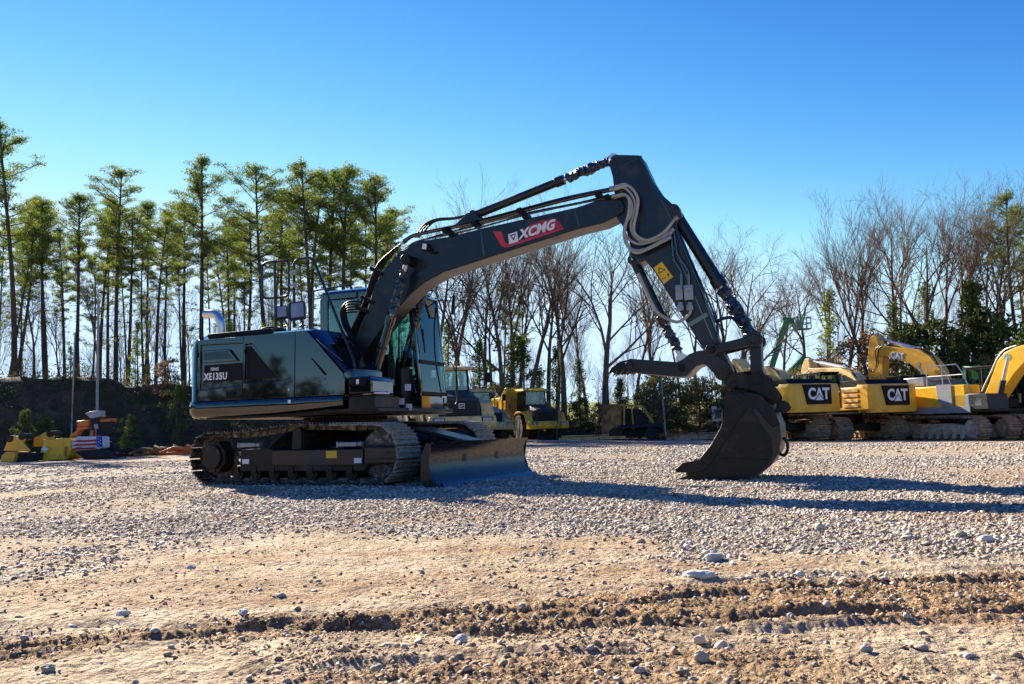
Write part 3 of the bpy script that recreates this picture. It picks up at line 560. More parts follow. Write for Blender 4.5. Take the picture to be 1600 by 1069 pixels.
# --- cab
CAB = MB(); yr, yl = .28, 1.18                        # right (boom) side, left side
def pillar(mb, a, b, w=.07, h=.07): mb.bar(a, b, w, h)
for y_ in (yr+.03, yl-.03):
    CAB.prism([(-.62, 1.0), (-.62, 2.74), (-.56, 2.83), (-.47, 2.83), (-.47, 1.0)], y_-.03, y_+.03)
    CAB.prism([(1.06, 1.0), (1.10, 1.25), (.96, 2.74), (.88, 2.74), (1.02, 1.25), (.98, 1.0)], y_-.03, y_+.03)
    CAB.prism([(-.5, 2.73), (-.5, 2.83), (.80, 2.83), (.93, 2.73)], y_-.03, y_+.03)
CAB.prism([(-.5, 1.0), (-.5, 2.08), (.1, 2.08), (.35, 1.62), (.98, 1.40), (1.04, 1.2), (1.03, 1.0)], yr, yr+.04)
CAB.prism([(.06, 2.06), (.06, 2.76), (.13, 2.76), (.13, 2.0)], yr, yr+.05)
CAB.prism([(-.5, 1.0), (-.5, 1.5), (1.0, 1.5), (1.03, 1.0)], yl-.04, yl)
CAB.box((-.60, (yr+yl)/2, 1.5), (.05, yl-yr, 1.0)); CAB.box((.2, (yr+yl)/2, 1.0), (1.6, yl-yr, .08)); CAB.box((-.58, (yr+yl)/2, 2.78), (.06, yl-yr-.02, .12))
CABO = CAB.build('cab', M_BLACK, EX, bevel=.015)
rf = MB(); rf.loft([[(-.60, yr, 2.80), (-.60, yl, 2.80), (.86, yl, 2.80), (.86, yr, 2.80)][::-1], [(-.60, yr+.01, 2.85), (-.60, yl-.01, 2.85), (.82, yl-.01, 2.85), (.82, yr+.01, 2.85)][::-1], [(-.52, yr+.09, 2.89), (-.52, yl-.09, 2.89), (.74, yl-.09, 2.89), (.74, yr+.09, 2.89)][::-1]]); rf.loft([[(.82, yr, 2.80), (.82, yl, 2.80), (.82, yl, 2.70), (.82, yr, 2.70)], [(.96, yr, 2.74), (.96, yl, 2.74), (.98, yl, 2.70), (.98, yr, 2.70)]])
rf.build('cab_roof', M_BLACK, CABO, bevel=.02)
def pane(nm, pts, m=M_GLASS):
    a = MB(); n_ = (Vector(pts[1])-Vector(pts[0])).cross(Vector(pts[2])-Vector(pts[0])).normalized()*.004
    k = len(pts); a.add([Vector(p)+n_ for p in pts]+[Vector(p)-n_ for p in pts], [tuple(range(k)), tuple(range(2*k-1, k-1, -1))]+[(i+k, (i+1) % k+k, (i+1) % k, i) for i in range(k)]); return a.build(nm, m, CABO, smooth=0)
pane('rear_side_window', [(-.46, yr+.02, 2.09), (.07, yr+.02, 2.09), (.07, yr+.02, 2.72), (-.46, yr+.02, 2.72)])
pane('side_window', [(.12, yr+.02, 2.05), (.36, yr+.02, 1.63), (.98, yr+.02, 1.42), (1.0, yr+.02, 1.6), (.88, yr+.02, 2.72), (.12, yr+.02, 2.72)])
pane('door_window', [(-.45, yl-.02, 1.5), (1.0, yl-.02, 1.5), (.88, yl-.02, 2.72), (-.45, yl-.02, 2.72)])
pane('rear_window', [(-.60, yr+.06, 1.98), (-.60, yl-.06, 1.98), (-.60, yl-.06, 2.72), (-.60, yr+.06, 2.72)])
pane('windscreen', [(1.048, yr+.06, 1.74), (1.048, yl-.06, 1.74), (.945, yl-.06, 2.70), (.945, yr+.06, 2.70)])
pane('lower_windscreen', [(1.09, yr+.06, 1.27), (1.09, yl-.06, 1.27), (1.055, yl-.06, 1.68), (1.055, yr+.06, 1.68)])
for xr_, zr_ in ((1.055, 1.71), (1.09, 1.24)): g = MB(); g.bar((xr_, yr+.05, zr_), (xr_, yl-.05, zr_), .045, .055); g.build('windscreen_rail', M_MATTE, CABO, bevel=.006)
g = MB(); g.box((1.075, (yr+yl)/2, 1.11), (.03, yl-yr-.02, .20)); g.box((1.085, (yr+yl)/2, 1.04), (.05, yl-yr-.0, .025)); g.build('cab_front_panel', M_BLACK, CABO, bevel=.006)
g = MB(); g.box((1.105, yl-.14, 1.215), (.004, .16, .05)); g.build('sticker', M_WHITE, CABO)
g = MB(); g.box((1.065, yr+.50, 1.50), (.004, .12, .2)); g.build('paper_sign', M_WHITE, CABO)
g = MB(); g.box((1.015, yl-.12, 1.86), (.004, .06, .05)); g.build('yellow_sticker', M_YSTICK, CABO)
g = MB(); g.path([(1.08, yr+.14, 1.98), (1.05, yr+.13, 2.2), (1.0, yr+.10, 2.45), (.98, yr+.12, 2.6)], .008, 6); g.bar((1.09, yr+.16, 1.85), (1.06, yr+.16, 2.2), .015, .02); g.build('wiper', M_MATTE, CABO)
g = MB(); g.box((.0, .73, 1.42), (.5, .48, .14), (0, -.06, 0)); g.box((-.24, .73, 1.82), (.13, .46, .75), (0, -.16, 0)); g.box((-.32, .73, 2.28), (.10, .26, .2), (0, -.16, 0)); g.box((0, .73, 1.22), (.35, .35, .3)); g.box((.05, .42, 1.6), (.5, .1, .1)); g.box((.05, 1.04, 1.6), (.5, .1, .1))
g.cyl((.28, .42, 1.6), (.30, .42, 1.85), .02, n=8); g.cyl((.28, 1.04, 1.6), (.30, 1.04, 1.85), .02, n=8); g.build('operator_seat', M_MATTE, CABO, bevel=.03)
g = MB(); g.box((.85, .42, 1.75), (.04, .15, .2), (0, 0, .2)); g.cyl((.75, .65, 1.05), (.8, .65, 1.5), .012, n=6); g.cyl((.75, .8, 1.05), (.8, .8, 1.5), .012, n=6); g.build('control_levers', M_MATTE, CABO, bevel=.005)
# roof lamps and mirror at the front of the cab
for y_ in (yr+.12, yl-.12):
    g = MB(); g.cyl((.90, y_, 2.80), (.92, y_, 2.86), .012, n=8); g.box((.93, y_, 2.90), (.05, .11, .08)); L_ = g.build('cab_lamp', M_MATTE, CABO, bevel=.01)
    g = MB(); g.box((.958, y_, 2.90), (.006, .095, .065)); g.build('lamp_lens', M_BOOT, L_)
g = MB(); g.path([(.9, yl-.05, 2.72), (1.05, yl+.10, 2.73), (1.14, yl+.13, 2.72)], .012, 6); g.box((1.16, yl+.15, 2.66), (.04, .15, .30), (0, .1, .3)); g.build('front_mirror', M_MATTE, CABO, bevel=.012)
g = MB(); g.path([(1.0, yl+.02, 2.62), (1.12, yl+.05, 2.3), (1.22, yl+.06, 1.8), (1.22, yl+.05, 1.25)], .012, 6); g.path([(1.10, yl+.02, 1.75), (1.14, yl+.1, 1.72), (1.2, yl+.14, 1.5), (1.2, yl+.1, 1.12), (1.1, yl, 1.1)], .010, 6); g.build('cab_grab_rail', M_MATTE, CABO)
g = MB(); g.path([(-.58, yr+.1, 2.06), (-.74, yr+.02, 2.14), (-.74, yr+.02, 2.84), (-.70, yr+.02, 2.9), (-.3, yr+.02, 2.93), (-.1, yr+.02, 2.93), (-.05, yr+.02, 2.87)], .013, 8, 5); g.cyl((-.74, yr+.02, 2.36), (-.6, yr+.02, 2.36), .012, n=8); g.build('rear_grab_rail', M_SLATE, CABO)
# --- hand rails and mirrors on the near side
def rail(nm, pts, v, r=.0165, parent=EX, closed=False):
    g = MB(); P = Z3(1, pts, v); g.tube(P if len(P) < 3 else spline(P, 1), r, 10, closed=closed); return g.build(nm, M_SLATE, parent)
def rounded(pts, rr=22):
    out = [pts[0]]
    for a, b, c in zip(pts, pts[1:], pts[2:]):
        A, B, C_ = Vector(a), Vector(b), Vector(c); d1 = (A-B); d2 = (C_-B); q = min(rr, d1.length*.45, d2.length*.45); p, s_ = B+d1.normalized()*q, B+d2.normalized()*q
        for k in range(5): t = k/4; out.append(tuple(p*(1-t)**2+B*2*t*(1-t)+s_*t*t))
    return out+[pts[-1]]
HR = rail('hand_rail', rounded([(575, 515), (570, 112)]), 1.0, .02)
rail('rail_loop', rounded([(575, 112), (655, 100), (655, 318), (495, 332), (495, 118), (580, 106)], 36), 1.0, .018, HR)
HR2 = rail('hand_rail', rounded([(685, 505), (685, 100), (795, 84), (1046, 710), (1040, 850), (1012, 918)], 36), 1.0, .02)
g = MB()
for y_ in (175, 250): a, b = Z3(1, [(655, y_), (688, y_)], 1.0); g.cyl(a, b, .016, n=8); p = Vector(b); g.cyl(p-Vector((0, 0, .035)), p+Vector((0, 0, .035)), .028, n=10)
g.build('rail_clamp', M_BOOT, HR2)
for (mx, my, sz_, mm) in ((612, 415, .16, M_SLATE), (704, 405, .22, M_SLATE)):
    g = MB(); c_ = Vector(Z3(1, [(mx, my)], 1.02)[0]); R_ = Euler((-.22, -.1, math.radians(18))).to_matrix(); g.box(c_, (sz_, .07, sz_*1.15), R_)
    foot = Vector(Z3(1, [(mx+15, 500)], 1.0)[0]); g.path([c_+Vector((0, .03, -.06)), c_+Vector((.05, .05, -.16)), foot], .014, 8); MR = g.build('mirror', mm, EX, bevel=.025)
    g = MB(); g.box(c_+R_ @ Vector((.012, -.037, 0)), (sz_*.8, .004, sz_*.95), R_); g.build('mirror_glass', M_BOOT, MR)
g = MB(); c_ = Vector(Z3(1, [(742, 400)], .9)[0]); g.box(c_, (.09, .05, .13)); g.build('work_lamp', M_WHITE, EX, bevel=.02)
# --- boom
BW = .195
boom_px = [(654, 377), (706, 369), (751.5, 357), (827, 340.5), (900.5, 324), (930, 314), (960, 309.5), (971, 312), (976, 322), (974, 331), (962, 339), (941, 349), (903, 358), (827, 382), (756.6, 404.5), (693.4, 425), (662, 442), (640, 461), (625, 478), (601, 507), (571, 548), (557, 571), (549, 576), (541, 574), (538, 566), (541, 556), (556, 528), (564, 506), (574, 482), (585, 446), (600, 420), (625, 393)]
bo = [T(x, y, BW) for x, y in boom_px]
b_ = MB(); b_.prism(bo, -BW, BW); BOOM = b_.build('boom', M_SLATE, EX, smooth=12, bevel=.014)
for a, b in (((751, 360), (757, 402)), ((898, 327), (905, 356))):
    p, q = T(*a, BW), T(*b, BW); g = MB(); g.bar((p[0], -BW-.002, p[1]-.02), (q[0], -BW-.002, q[1]+.02), .006, .02, up=(1, 0, .2)); g.build('weld_seam', M_BLACK, BOOM)
def boss(px, py, v, r, parent, l=.06, m=M_SLATE, nm='pin_boss'):
    a = T(px, py, v); g = MB(); g.cyl((a[0], -v+.01, a[1]), (a[0], -v-l*.5, a[1]), r, n=28); g.cyl((a[0], -v-l*.5, a[1]), (a[0], -v-l, a[1]), r*.55, n=20); return g.build(nm, m, parent, bevel=.005)
boss(964.5, 323, BW, .05, BOOM, .02); boss(650, 412, BW, .13, BOOM, .02)
g = MB(); a = T(648, 412, BW); g.cyl((a[0]-.02, -.46, a[1]+.02), (a[0]-.02, .46, a[1]+.02), .075, n=28); g.build('cylinder_pin', M_DARK, BOOM, bevel=.01)
g = MB(); a = T(679, 395, BW); g.box((a[0], -BW-.02, a[1]), (.10, .04, .03)); g.cyl((a[0]-.03, -BW-.02, a[1]+.03), (a[0]-.08, -BW-.05, a[1]+.08), .02, n=8); g.build('lamp_bracket', M_MATTE, BOOM)
g = MB(); a = T(667, 387, BW); g.box((a[0], -BW-.06, a[1]), (.09, .05, .11), (0, .2, .2)); WL = g.build('boom_work_lamp', M_MATTE, BOOM, bevel=.012); g = MB(); g.box((a[0]+.005, -BW-.087, a[1]), (.06, .004, .08), (0, .2, .2)); g.build('lamp_lens', M_WHITE, WL)
# decal
D = -BW-.0016
def flat(nm, k, pts, v0, m, parent, dv=.0, th=.0016):
    P = Z(k, pts, v0); g = MB(); g.prism(P, -v0-dv, -v0-dv-th); return g.build(nm, m, parent, smooth=0)
DEC = flat('red_swoosh', 4, [(675, 520), (728, 522), (740, 568), (752, 592), (775, 600), (1108, 497), (1113, 507), (775, 618), (745, 621), (722, 606), (705, 575)], BW, M_RED, BOOM, .001)
flat('red_band', 4, [(860, 515), (905, 480), (990, 450), (1066, 443), (1108, 493), (1000, 527), (870, 566)], BW, mat('deep red dotted decal', (.42, .02, .05), .4, var=.5, scale=60), BOOM, .0014)
flat('logo_square', 4, [(768, 540), (824, 522), (832, 584), (775, 601)], BW, M_WHITE, BOOM, .003)
flat('logo_triangle', 4, [(778, 546), (818, 534), (805, 578)], BW, M_SLATE, BOOM, .005)
flat('logo_triangle_inner', 4, [(789, 550), (811, 543), (803, 564)], BW, M_WHITE, BOOM, .0068)
a, b = Z3(4, [(842, 565), (1042, 503)], BW); A_, B_ = Vector(a), Vector(b)
text('brand_lettering', 'XCMG', .178, M_WHITE, BOOM, (A_+B_)/2+Vector((0.01, -.0062, .045)), B_-A_, Vector((0, 0, 1)), bold=.0075, shear=.22, sx=.98, spacing=1.02)
# --- boom lift cylinders
def wrapped(a, b, r0, r1, seed=0, n=46, amp=.2):
    rr = random.Random(seed); a, b = Vector(a), Vector(b); P = []; Rs = []
    for k in range(n+1):
        t = k/n; P.append(a.lerp(b, t)+Vector((rr.uniform(-1, 1), rr.uniform(-1, 1), rr.uniform(-1, 1)))*r0*.12); Rs.append((r0+(r1-r0)*t)*(1+amp*math.sin(k*1.9+rr.uniform(-.8, .8))))
    g = MB(); g.tube(P, Rs, 14)
    g.v = [tuple(Vector(v)+Vector((mn.noise(Vector(v)*14), mn.noise(Vector(v)*14+Vector((9, 0, 0))), mn.noise(Vector(v)*14+Vector((0, 9, 0)))))*r0*.5) for v in g.v]
    return g
def cylinder(nm, base, end, frac, rb, rrod, v, sleeve=None, parent=EX, m=M_SLATE, sl_r=None, lab=None):
    A = Vector((base[0], -v, base[1])); B = Vector((end[0], -v, end[1])); d = (B-A).normalized(); Cc = A.lerp(B, frac)
    g = MB(); g.cyl(A+d*.04, Cc, rb, n=24); g.cyl(Cc-d*.13, Cc, rb*1.22, n=24); g.cyl(A-Vector((0, .07, 0)), A+Vector((0, .07, 0)), rb*1.15, n=24)
    o = g.build(nm, m, parent, bevel=.004)
    g = MB(); g.cyl(Cc, B, rrod, n=16); g.cyl(B-Vector((0, .06, 0)), B+Vector((0, .06, 0)), rrod*1.9, n=20); g.build('piston_rod', M_CHROME if m is not M_CYL else M_STEEL, o)
    if sleeve:
        s0, s1 = sleeve; g = wrapped(A.lerp(B, s0), A.lerp(B, s1), sl_r or rrod*1.9, sl_r or rrod*1.9, seed=hash(nm) % 97+int(v*100)); g.build('wrapped_sleeve', M_SLEEVE, o)
    return o
M_CYL = M_BLACK
for v in (.37, -.37):
    up = T(636, 408, .37); lo = T(579, 603, .37)
    lo = (lo[0]+.02, lo[1]) ; o = cylinder('boom_cylinder', lo, up, .56, .062, .036, v, (.565, .93), sl_r=.055, m=M_BLACK)
    g = MB(); A = Vector((lo[0], -v, lo[1])); B = Vector((up[0], -v, up[1])); sy = -.085 if v > 0 else -.085
    g.tube([A.lerp(B, .05)+Vector((.05, sy, 0)), A.lerp(B, .5)+Vector((.05, sy, 0)), A.lerp(B, .56)+Vector((.02, -.02, 0))], .014, 8); g.cyl(A.lerp(B, .3)+Vector((0, -.001, -.012)), A.lerp(B, .3)+Vector((.003, 0, .012)), .068, n=20); g.build('cylinder_pipe', M_RUBBER, o)
# --- arm cylinder on the boom
base, end = T(741, 337, 0), T(960, 249, 0)
AC = cylinder('arm_cylinder', base, end, .655, .058, .036, 0, (.68, .975), sl_r=.062)
g = MB(); bb = T(741, 341, 0); g.prism([(bb[0]-.30, bb[1]-.13), (bb[0]-.06, bb[1]+.06), (bb[0]+.05, bb[1]+.06), (bb[0]+.16, bb[1]-.06)], -.11, -.08); g.prism([(bb[0]-.30, bb[1]-.13), (bb[0]-.06, bb[1]+.06), (bb[0]+.05, bb[1]+.06), (bb[0]+.16, bb[1]-.06)], .08, .11); g.build('cylinder_lug', M_SLATE, BOOM, bevel=.004)
# --- arm (stick)
AW = .15
arm_px = [(957, 243), (962, 241.5), (999, 242.5), (1003, 246), (1019, 281), (1034, 304), (1052, 320), (1062, 328), (1065, 336), (1058, 347), (1057, 354), (1086, 430), (1122, 529), (1144, 578), (1141, 590), (1130, 597), (1121, 590), (1096, 541.7), (1065, 492), (1036, 446), (1022, 424), (1008, 406), (994, 414), (986, 411), (984, 400), (985, 386), (979, 362), (966, 344), (959, 330), (960, 306), (957, 276), (951, 255), (951.5, 248)]
ARM = MB().prism([T(x, y, AW) for x, y in arm_px], -AW, AW).build('arm', M_SLATE, EX, smooth=12, bevel=.012)
def strip(nm, k, pts, v, w_, th, m, parent):
    P = Z3(k, pts, v); g = MB()
    for a, b in zip(P, P[1:]): g.bar(a, b, th, w_, up=(0, -1, 0)) if False else g.bar(a, b, w_, th, up=(0, -1, 0))
    return g.build(nm, m, parent, bevel=.002)
strip('flange', 5, [(262, 44), (318, 165), (420, 372)], AW, .02, .014, M_BLACK, ARM)
strip('flange', 5, [(140, 135), (140, 110), (262, 48)], AW, .012, .014, M_BLACK, ARM)
strip('flange', 5, [(395, 420), (640, 1000)], AW, .016, .012, M_BLACK, ARM)
strip('flange', 5, [(240, 560), (350, 720), (575, 1020)], AW, .012, .010, M_BLACK, ARM)
strip('flange', 5, [(500, 905), (600, 845)], AW, .055, .004, M_BLACK, ARM)
for p in ((120/3.24+920, 67/3.24+230, .035), (1053, 331, .04), (990.4, 406.5, .035)): boss(p[0], p[1], AW, p[2], ARM, .025)
boss(1129, 583, AW+.02, .095, ARM, .05, M_DARK); boss(1112.6, 547, AW+.06, .06, ARM, .04, M_DARK)
WS = flat('warning_sticker', 5, [(328, 612), (370, 580), (426, 656), (380, 694)], AW, M_YSTICK, ARM, .001)
flat('warning_triangle', 5, [(353, 608), (389, 620), (354, 643)], AW, M_MATTE, ARM, .003); flat('warning_triangle_inner', 5, [(358, 614), (382, 621), (358, 636)], AW, M_YSTICK, ARM, .005)
g = MB(); 
for x, y, r in ((402, 645, .012), (386, 662, .008), (376, 667, .008), (404, 653, .009)): a = Z(5, [(x, y)], AW)[0]; g.cyl((a[0], -AW-.003, a[1]), (a[0], -AW-.006, a[1]), r, n=10)
g.build('warning_symbol', M_MATTE, ARM)
for cx5, w5 in ((463, .09), (510, .11)):
    g = MB(); a = Z(5, [(cx5, 740)], AW)[0]; R_ = Euler((0, .0, 0)).to_matrix(); g.box((a[0], -AW-.05, a[1]), (w5, .09, .19)); g.box((a[0], -AW-.10, a[1]+.04), (w5*.7, .02, .05)); b = Z(5, [(cx5+5, 800)], AW)[0]; g.cyl((b[0], -AW-.05, b[1]+.03), (b[0], -AW-.05, b[1]-.03), .033, n=8); g.box((b[0], -AW-.05, b[1]-.04), (.08, .07, .07)); g.build('shutoff_valve', M_BOOT, ARM, bevel=.006)
# aux pipes on arm
def pipe(nm, k, pts, v, r, m=M_BLACK, parent=ARM, seg=6): g = MB(); g.path(Z3(k, pts, v), r, 10, seg); return g.build(nm, m, parent)
pipe('hydraulic_pipe', 5, [(415, 440), (430, 560), (465, 625), (470, 700)], AW+.03, .017, M_BLACK)
pipe('hydraulic_pipe', 5, [(428, 420), (450, 540), (500, 620), (508, 700)], AW+.03, .017, M_BLACK)
pipe('hydraulic_pipe', 5, [(432, 400), (500, 560), (560, 700), (640, 890)], AW+.0, .014)
pipe('hydraulic_pipe', 5, [(440, 395), (520, 580), (640, 860), (655, 960)], AW-.10, .014)
pipe('hydraulic_hose', 5, [(520, 810), (505, 850), (450, 885), (380, 860), (330, 810), (250, 640)], AW+.06, .02, M_GREYHOSE, EX)
for k in range(3): pipe('hydraulic_hose', 5, [(655, 935-k*3), (650, 895-k*6), (680, 872-k*4), (730, 868-k*3), (770, 900)], AW-.05*k, .012, M_RUBBER, EX)
HO = [[(128, 205), (185, 188), (235, 230), (250, 290), (215, 380), (225, 440), (280, 480), (360, 455), (415, 425)],
      [(128, 215), (180, 205), (222, 250), (235, 310), (185, 390), (190, 450), (250, 490), (340, 470), (405, 440)],
      [(140, 250), (190, 245), (218, 290), (210, 340), (180, 410), (185, 480), (225, 520), (290, 515), (395, 460)],
      [(128, 210), (200, 196), (246, 255), (243, 330), (228, 400), (240, 445), (300, 470), (380, 430), (435, 365)],
      [(140, 245), (180, 240), (205, 270), (200, 340), (182, 420), (200, 500), (240, 535), (300, 515), (400, 465)]]
for k, h in enumerate(HO):
    o = pipe('hydraulic_hose', 5, h, BW+.03+.012*k, .0185, M_GREYHOSE, EX, 7)
    g = MB(); a = Z3(5, [h[0], (h[0][0]-22, h[0][1]+3)], BW+.03+.012*k); g.cyl(*a, .026, n=8); g.build('hose_fitting', M_BOOT, o); g = MB(); a = Z3(5, [h[-1], (h[-1][0]+16, h[-1][1]-12)], BW+.03+.012*k); g.cyl(*a, .026, n=8); g.build('hose_fitting', M_BOOT, o)
# pipes and hoses on the boom
for k, (pp, v, r) in enumerate(((([(120, 590), (180, 550), (300, 520), (570, 468), (850, 398), (1130, 325), (1320, 283), (1415, 264)]), .12, .026), (([(120, 580), (200, 540), (400, 500), (600, 455), (850, 388), (1150, 312), (1415, 256)]), -.05, .024),
        (([(60, 690), (130, 640), (200, 585), (420, 538), (600, 495), (880, 418), (1190, 352), (1330, 325), (1415, 312)]), .17, .013), (([(60, 700), (200, 590), (600, 478), (900, 405), (1200, 345), (1330, 315), (1410, 300)]), .02, .012), ([(300, 510), (560, 455), (840, 382), (1120, 308), (1400, 250)], .16, .005))):
    pipe('boom_pipe', 4, pp, v, r, M_BLACK, BOOM)
g = MB()
for x, y in ((390, 520), (570, 478), (850, 400), (880, 430), (1330, 300), (1390, 318), (430, 545)):
    a = Z(4, [(x, y)], .12)[0]; g = MB(); g.box((a[0], -.10, a[1]-.0), (.07, .24, .07), (0, -.25, 0)); g.build('pipe_clamp', M_MATTE, BOOM, bevel=.006)
for k in range(3): pipe('hydraulic_hose', 4, [(190+k*12, 560), (250+k*14, 480+k*4), (330, 445+k*5), (440, 437+k*3), (540, 412+k*4)], .05-.06*k, .014, M_RUBBER, EX)
for k in range(5):                                  # bundle running down the boom's back to the house
    dx = k*20; lw = .18-.07*k
    pipe('hydraulic_hose', 1, [(1290+dx*.4, 30-dx*.3), (1200+dx*.45, 110), (1150+dx*.45, 200), (1110+dx*.45, 330), (1060+dx*.5, 450), (990+dx*.6, 590), (940+dx*.8, 690)], lw, .016, M_RUBBER, EX)
g = MB()
for x, y in ((1125, 345), (1180, 175), (1090, 400)): a = Z(1, [(x, y)], .1)[0]; g.box((a[0]+.05, -.02, a[1]), (.24, .40, .05), (0, .5, 0))
g.build('hose_clamp', M_MATTE, BOOM, bevel=.005)
for k in range(5): pipe('hydraulic_hose', 1, [(1085-4*k, 352+14*k), (1010-2*k, 350+16*k), (965+8*k, 400+10*k), (975+8*k, 480), (1015+5*k, 560), (1045-6*k, 640), (1000-14*k, 700)], .28-.035*k, .015, M_RUBBER, EX)
for k in range(5): pipe('hydraulic_hose', 1, [(930+10*k, 690-8*k), (975+8*k, 640+10*k), (1010+6*k, 600), (1040, 640+6*k), (1010+8*k, 720)], .35+.03*k, .014, M_RUBBER, EX)
# --- bucket cylinder, links, thumb
cylinder('bucket_cylinder', T(1053, 331, 0), T(1178.8, 530.6, 0), .60, .078, .045, 0, (.61, .96), sl_r=.075)
cylinder('thumb_cylinder', T(990.4, 406.5, 0), T(1066, 561, 0), .66, .062, .038, 0, (.67, .9), sl_r=.055)
for v in (.20, -.20):
    a, b = T(1112.6, 547, .2), T(1178.8, 530.6, .2); g = MB(); g.bar((a[0], -v, a[1]), (b[0], -v, b[1]), .035, .11); g.cyl((a[0], -v-.03, a[1]), (a[0], -v+.03, a[1]), .085, n=24); g.cyl((b[0], -v-.03, b[1]), (b[0], -v+.03, b[1]), .10, n=24); g.build('link_arm', M_SLATE, EX, bevel=.008)
a, b = T(1178.8, 530.6, .1), T(1183, 590.5, .1); g = MB()
g.prism([T(x, y, .1) for x, y in ((1171, 520), (1180, 516), (1189, 522), (1191, 575), (1197, 590), (1192, 601), (1182, 603), (1172, 598), (1173, 560), (1169, 530))], -.14, .14); g.cyl((a[0], -.27, a[1]), (a[0], .27, a[1]), .06, n=20); g.build('bucket_link', M_SLATE, EX, bevel=.012)
th_px = [(983, 560.5), (1058, 566), (1066, 562), (1077, 553.5), (1090, 548.5), (1099, 547.5), (1112, 549.5), (1124, 558), (1141, 569), (1146, 580), (1142, 592), (1131, 596), (1122, 590), (1112, 580), (1104, 571), (1098, 569), (1088, 572.5), (1072, 588), (1064, 589.5), (985, 582)]
TH = MB()
for v in (.20, -.20): TH.prism([T(x, y, .2) for x, y in th_px], -v-.018, -v+.018)
TH.prism([T(x, y, .2) for x, y in ((1098, 569), (1088, 572.5), (1072, 588), (1064, 589.5), (990, 582), (990, 578), (1063, 585), (1071, 583), (1087, 568), (1098, 565))], -.2, .2)
THO = TH.build('thumb', M_SLATE, EX, bevel=.006)
for v in (.2, -.07, -.2+.0):
    g = MB(); g.prism([T(930+x/3.818, 500+y/3.818, .2) for x, y in ((210, 235), (150, 248), (100, 282), (72, 332), (88, 322), (104, 310), (112, 320), (124, 316), (132, 300), (146, 322), (160, 312), (172, 296), (180, 318), (195, 312), (225, 296), (228, 250))], -v-.02, -v+.02); g.build('thumb_claw', M_DARK, THO, bevel=.005)
g = MB(); a = T(930+205/3.818, 500+272/3.818, .2); g.cyl((a[0], -.25, a[1]), (a[0], .25, a[1]), .055, n=20); g.build('claw_pin', M_SLATE, THO, bevel=.006)
g = MB(); a = T(930+518/3.818, 500+288/3.818, .2); g.cyl((a[0], -.222, a[1]), (a[0], .222, a[1]), .048, n=20); g.build('thumb_hole_bush', M_MATTE, THO)
# coupler ears
ear = [(770, 372), (800, 330), (845, 312), (920, 326), (1000, 318), (1035, 340), (1052, 385), (1085, 430), (1100, 455), (1096, 485), (1070, 500), (1035, 493), (1000, 455), (950, 425), (880, 408), (790, 408)]
g = MB()
for v in (.22, -.22): g.prism(Z(6, ear, .22), -v-.02, -v+.02)
for x, y, r in ((768, 318, .05), (963, 348, .055), (835, 383, .03), (1045, 462, .03)): a = Z(6, [(x, y)], .22)[0]; g.cyl((a[0], -.26, a[1]), (a[0], .26, a[1]), r, n=20); g.cyl((a[0], -.255, a[1]), (a[0], -.245, a[1]), r*1.5, n=24)
g.prism(Z(6, [(800, 395), (880, 400), (950, 418), (1000, 450), (990, 462), (940, 432), (880, 414), (800, 410)], .22), -.2, .2); g.prism(Z(6, [(800, 395), (900, 395), (990, 430), (1060, 500), (1060, 545), (1000, 500), (900, 450), (800, 445)], .22), -.14, .14); g.build('quick_coupler', M_DARK, EX, bevel=.008)
# bucket
BV = .42
side = [(785, 432), (800, 425), (850, 428), (880, 440), (905, 430), (985, 445), (1040, 500), (1075, 555), (1102, 620), (1110, 700), (1092, 790), (1045, 862), (970, 925), (885, 962), (700, 972), (640, 970), (600, 930), (612, 870), (622, 832), (690, 745), (750, 640), (774, 560), (772, 500)]
BK = MB()
for v in (BV, -BV): BK.prism(Z(6, side, BV), -v-.012, -v+.012)
outer = Z(6, [(1040, 500), (1075, 555), (1102, 620), (1110, 700), (1092, 790), (1045, 862), (970, 925), (885, 962), (780, 970), (640, 972), (560, 968)], BV)
inn = []
cx_ = sum(p[0] for p in outer)/len(outer)-.15; cz_ = sum(p[1] for p in outer)/len(outer)+.15
for x, z in outer: d = Vector((cx_-x, cz_-z)).normalized()*.025; inn.append((x+d.x, z+d.y))
BK.prism(outer+inn[::-1], -BV, BV)
BK.prism(Z(6, [(790, 440), (850, 436), (905, 438), (985, 452), (1042, 505), (1030, 515), (975, 468), (900, 455), (800, 462)], BV), -BV, BV)
BKO = BK.build('bucket', M_DARK, EX, smooth=30, bevel=.006)
for pts, wd in (([(905, 525), (760, 745), (682, 872)], .012), ([(735, 825), (1035, 832)], .012)): strip('weld_line', 6, pts, BV+.012, wd, .006, M_MATTE, BKO)
g = MB(); g.prism(Z(6, [(935, 530), (1000, 640), (1048, 700), (1060, 800), (1030, 862), (960, 920), (885, 955), (885, 966), (975, 930), (1048, 868), (1095, 795), (1110, 700), (1100, 620), (1060, 640), (1010, 590), (960, 520)], BV+.012), -BV-.012, -BV-.028); g.build('wear_plate', M_SLATE, BKO, bevel=.006)
for pts in ([(775, 520), (870, 500), (885, 480), (865, 470), (840, 440), (785, 445)],): g = MB(); g.prism(Z(6, pts, BV+.012), -BV-.012, -BV-.022); g.build('reinforcement', M_DARK, BKO, bevel=.004)
for v in (.36, .18, 0, -.18, -.36):
    g = MB(); g.prism(Z(6, [(680, 870), (620, 840), (540, 905), (540, 930), (440, 966), (480, 975), (640, 976)], BV), -v-.04, -v+.04); g.build('tooth', M_DARK, BKO, bevel=.008)
for v in (BV, -BV):
    g = MB(); g.prism(Z(6, [(625, 835), (522, 852), (480, 890), (486, 908), (560, 912), (640, 905), (690, 875)], BV), -v-.03, -v+.018); g.build('side_cutter', M_DARK, BKO, bevel=.006)
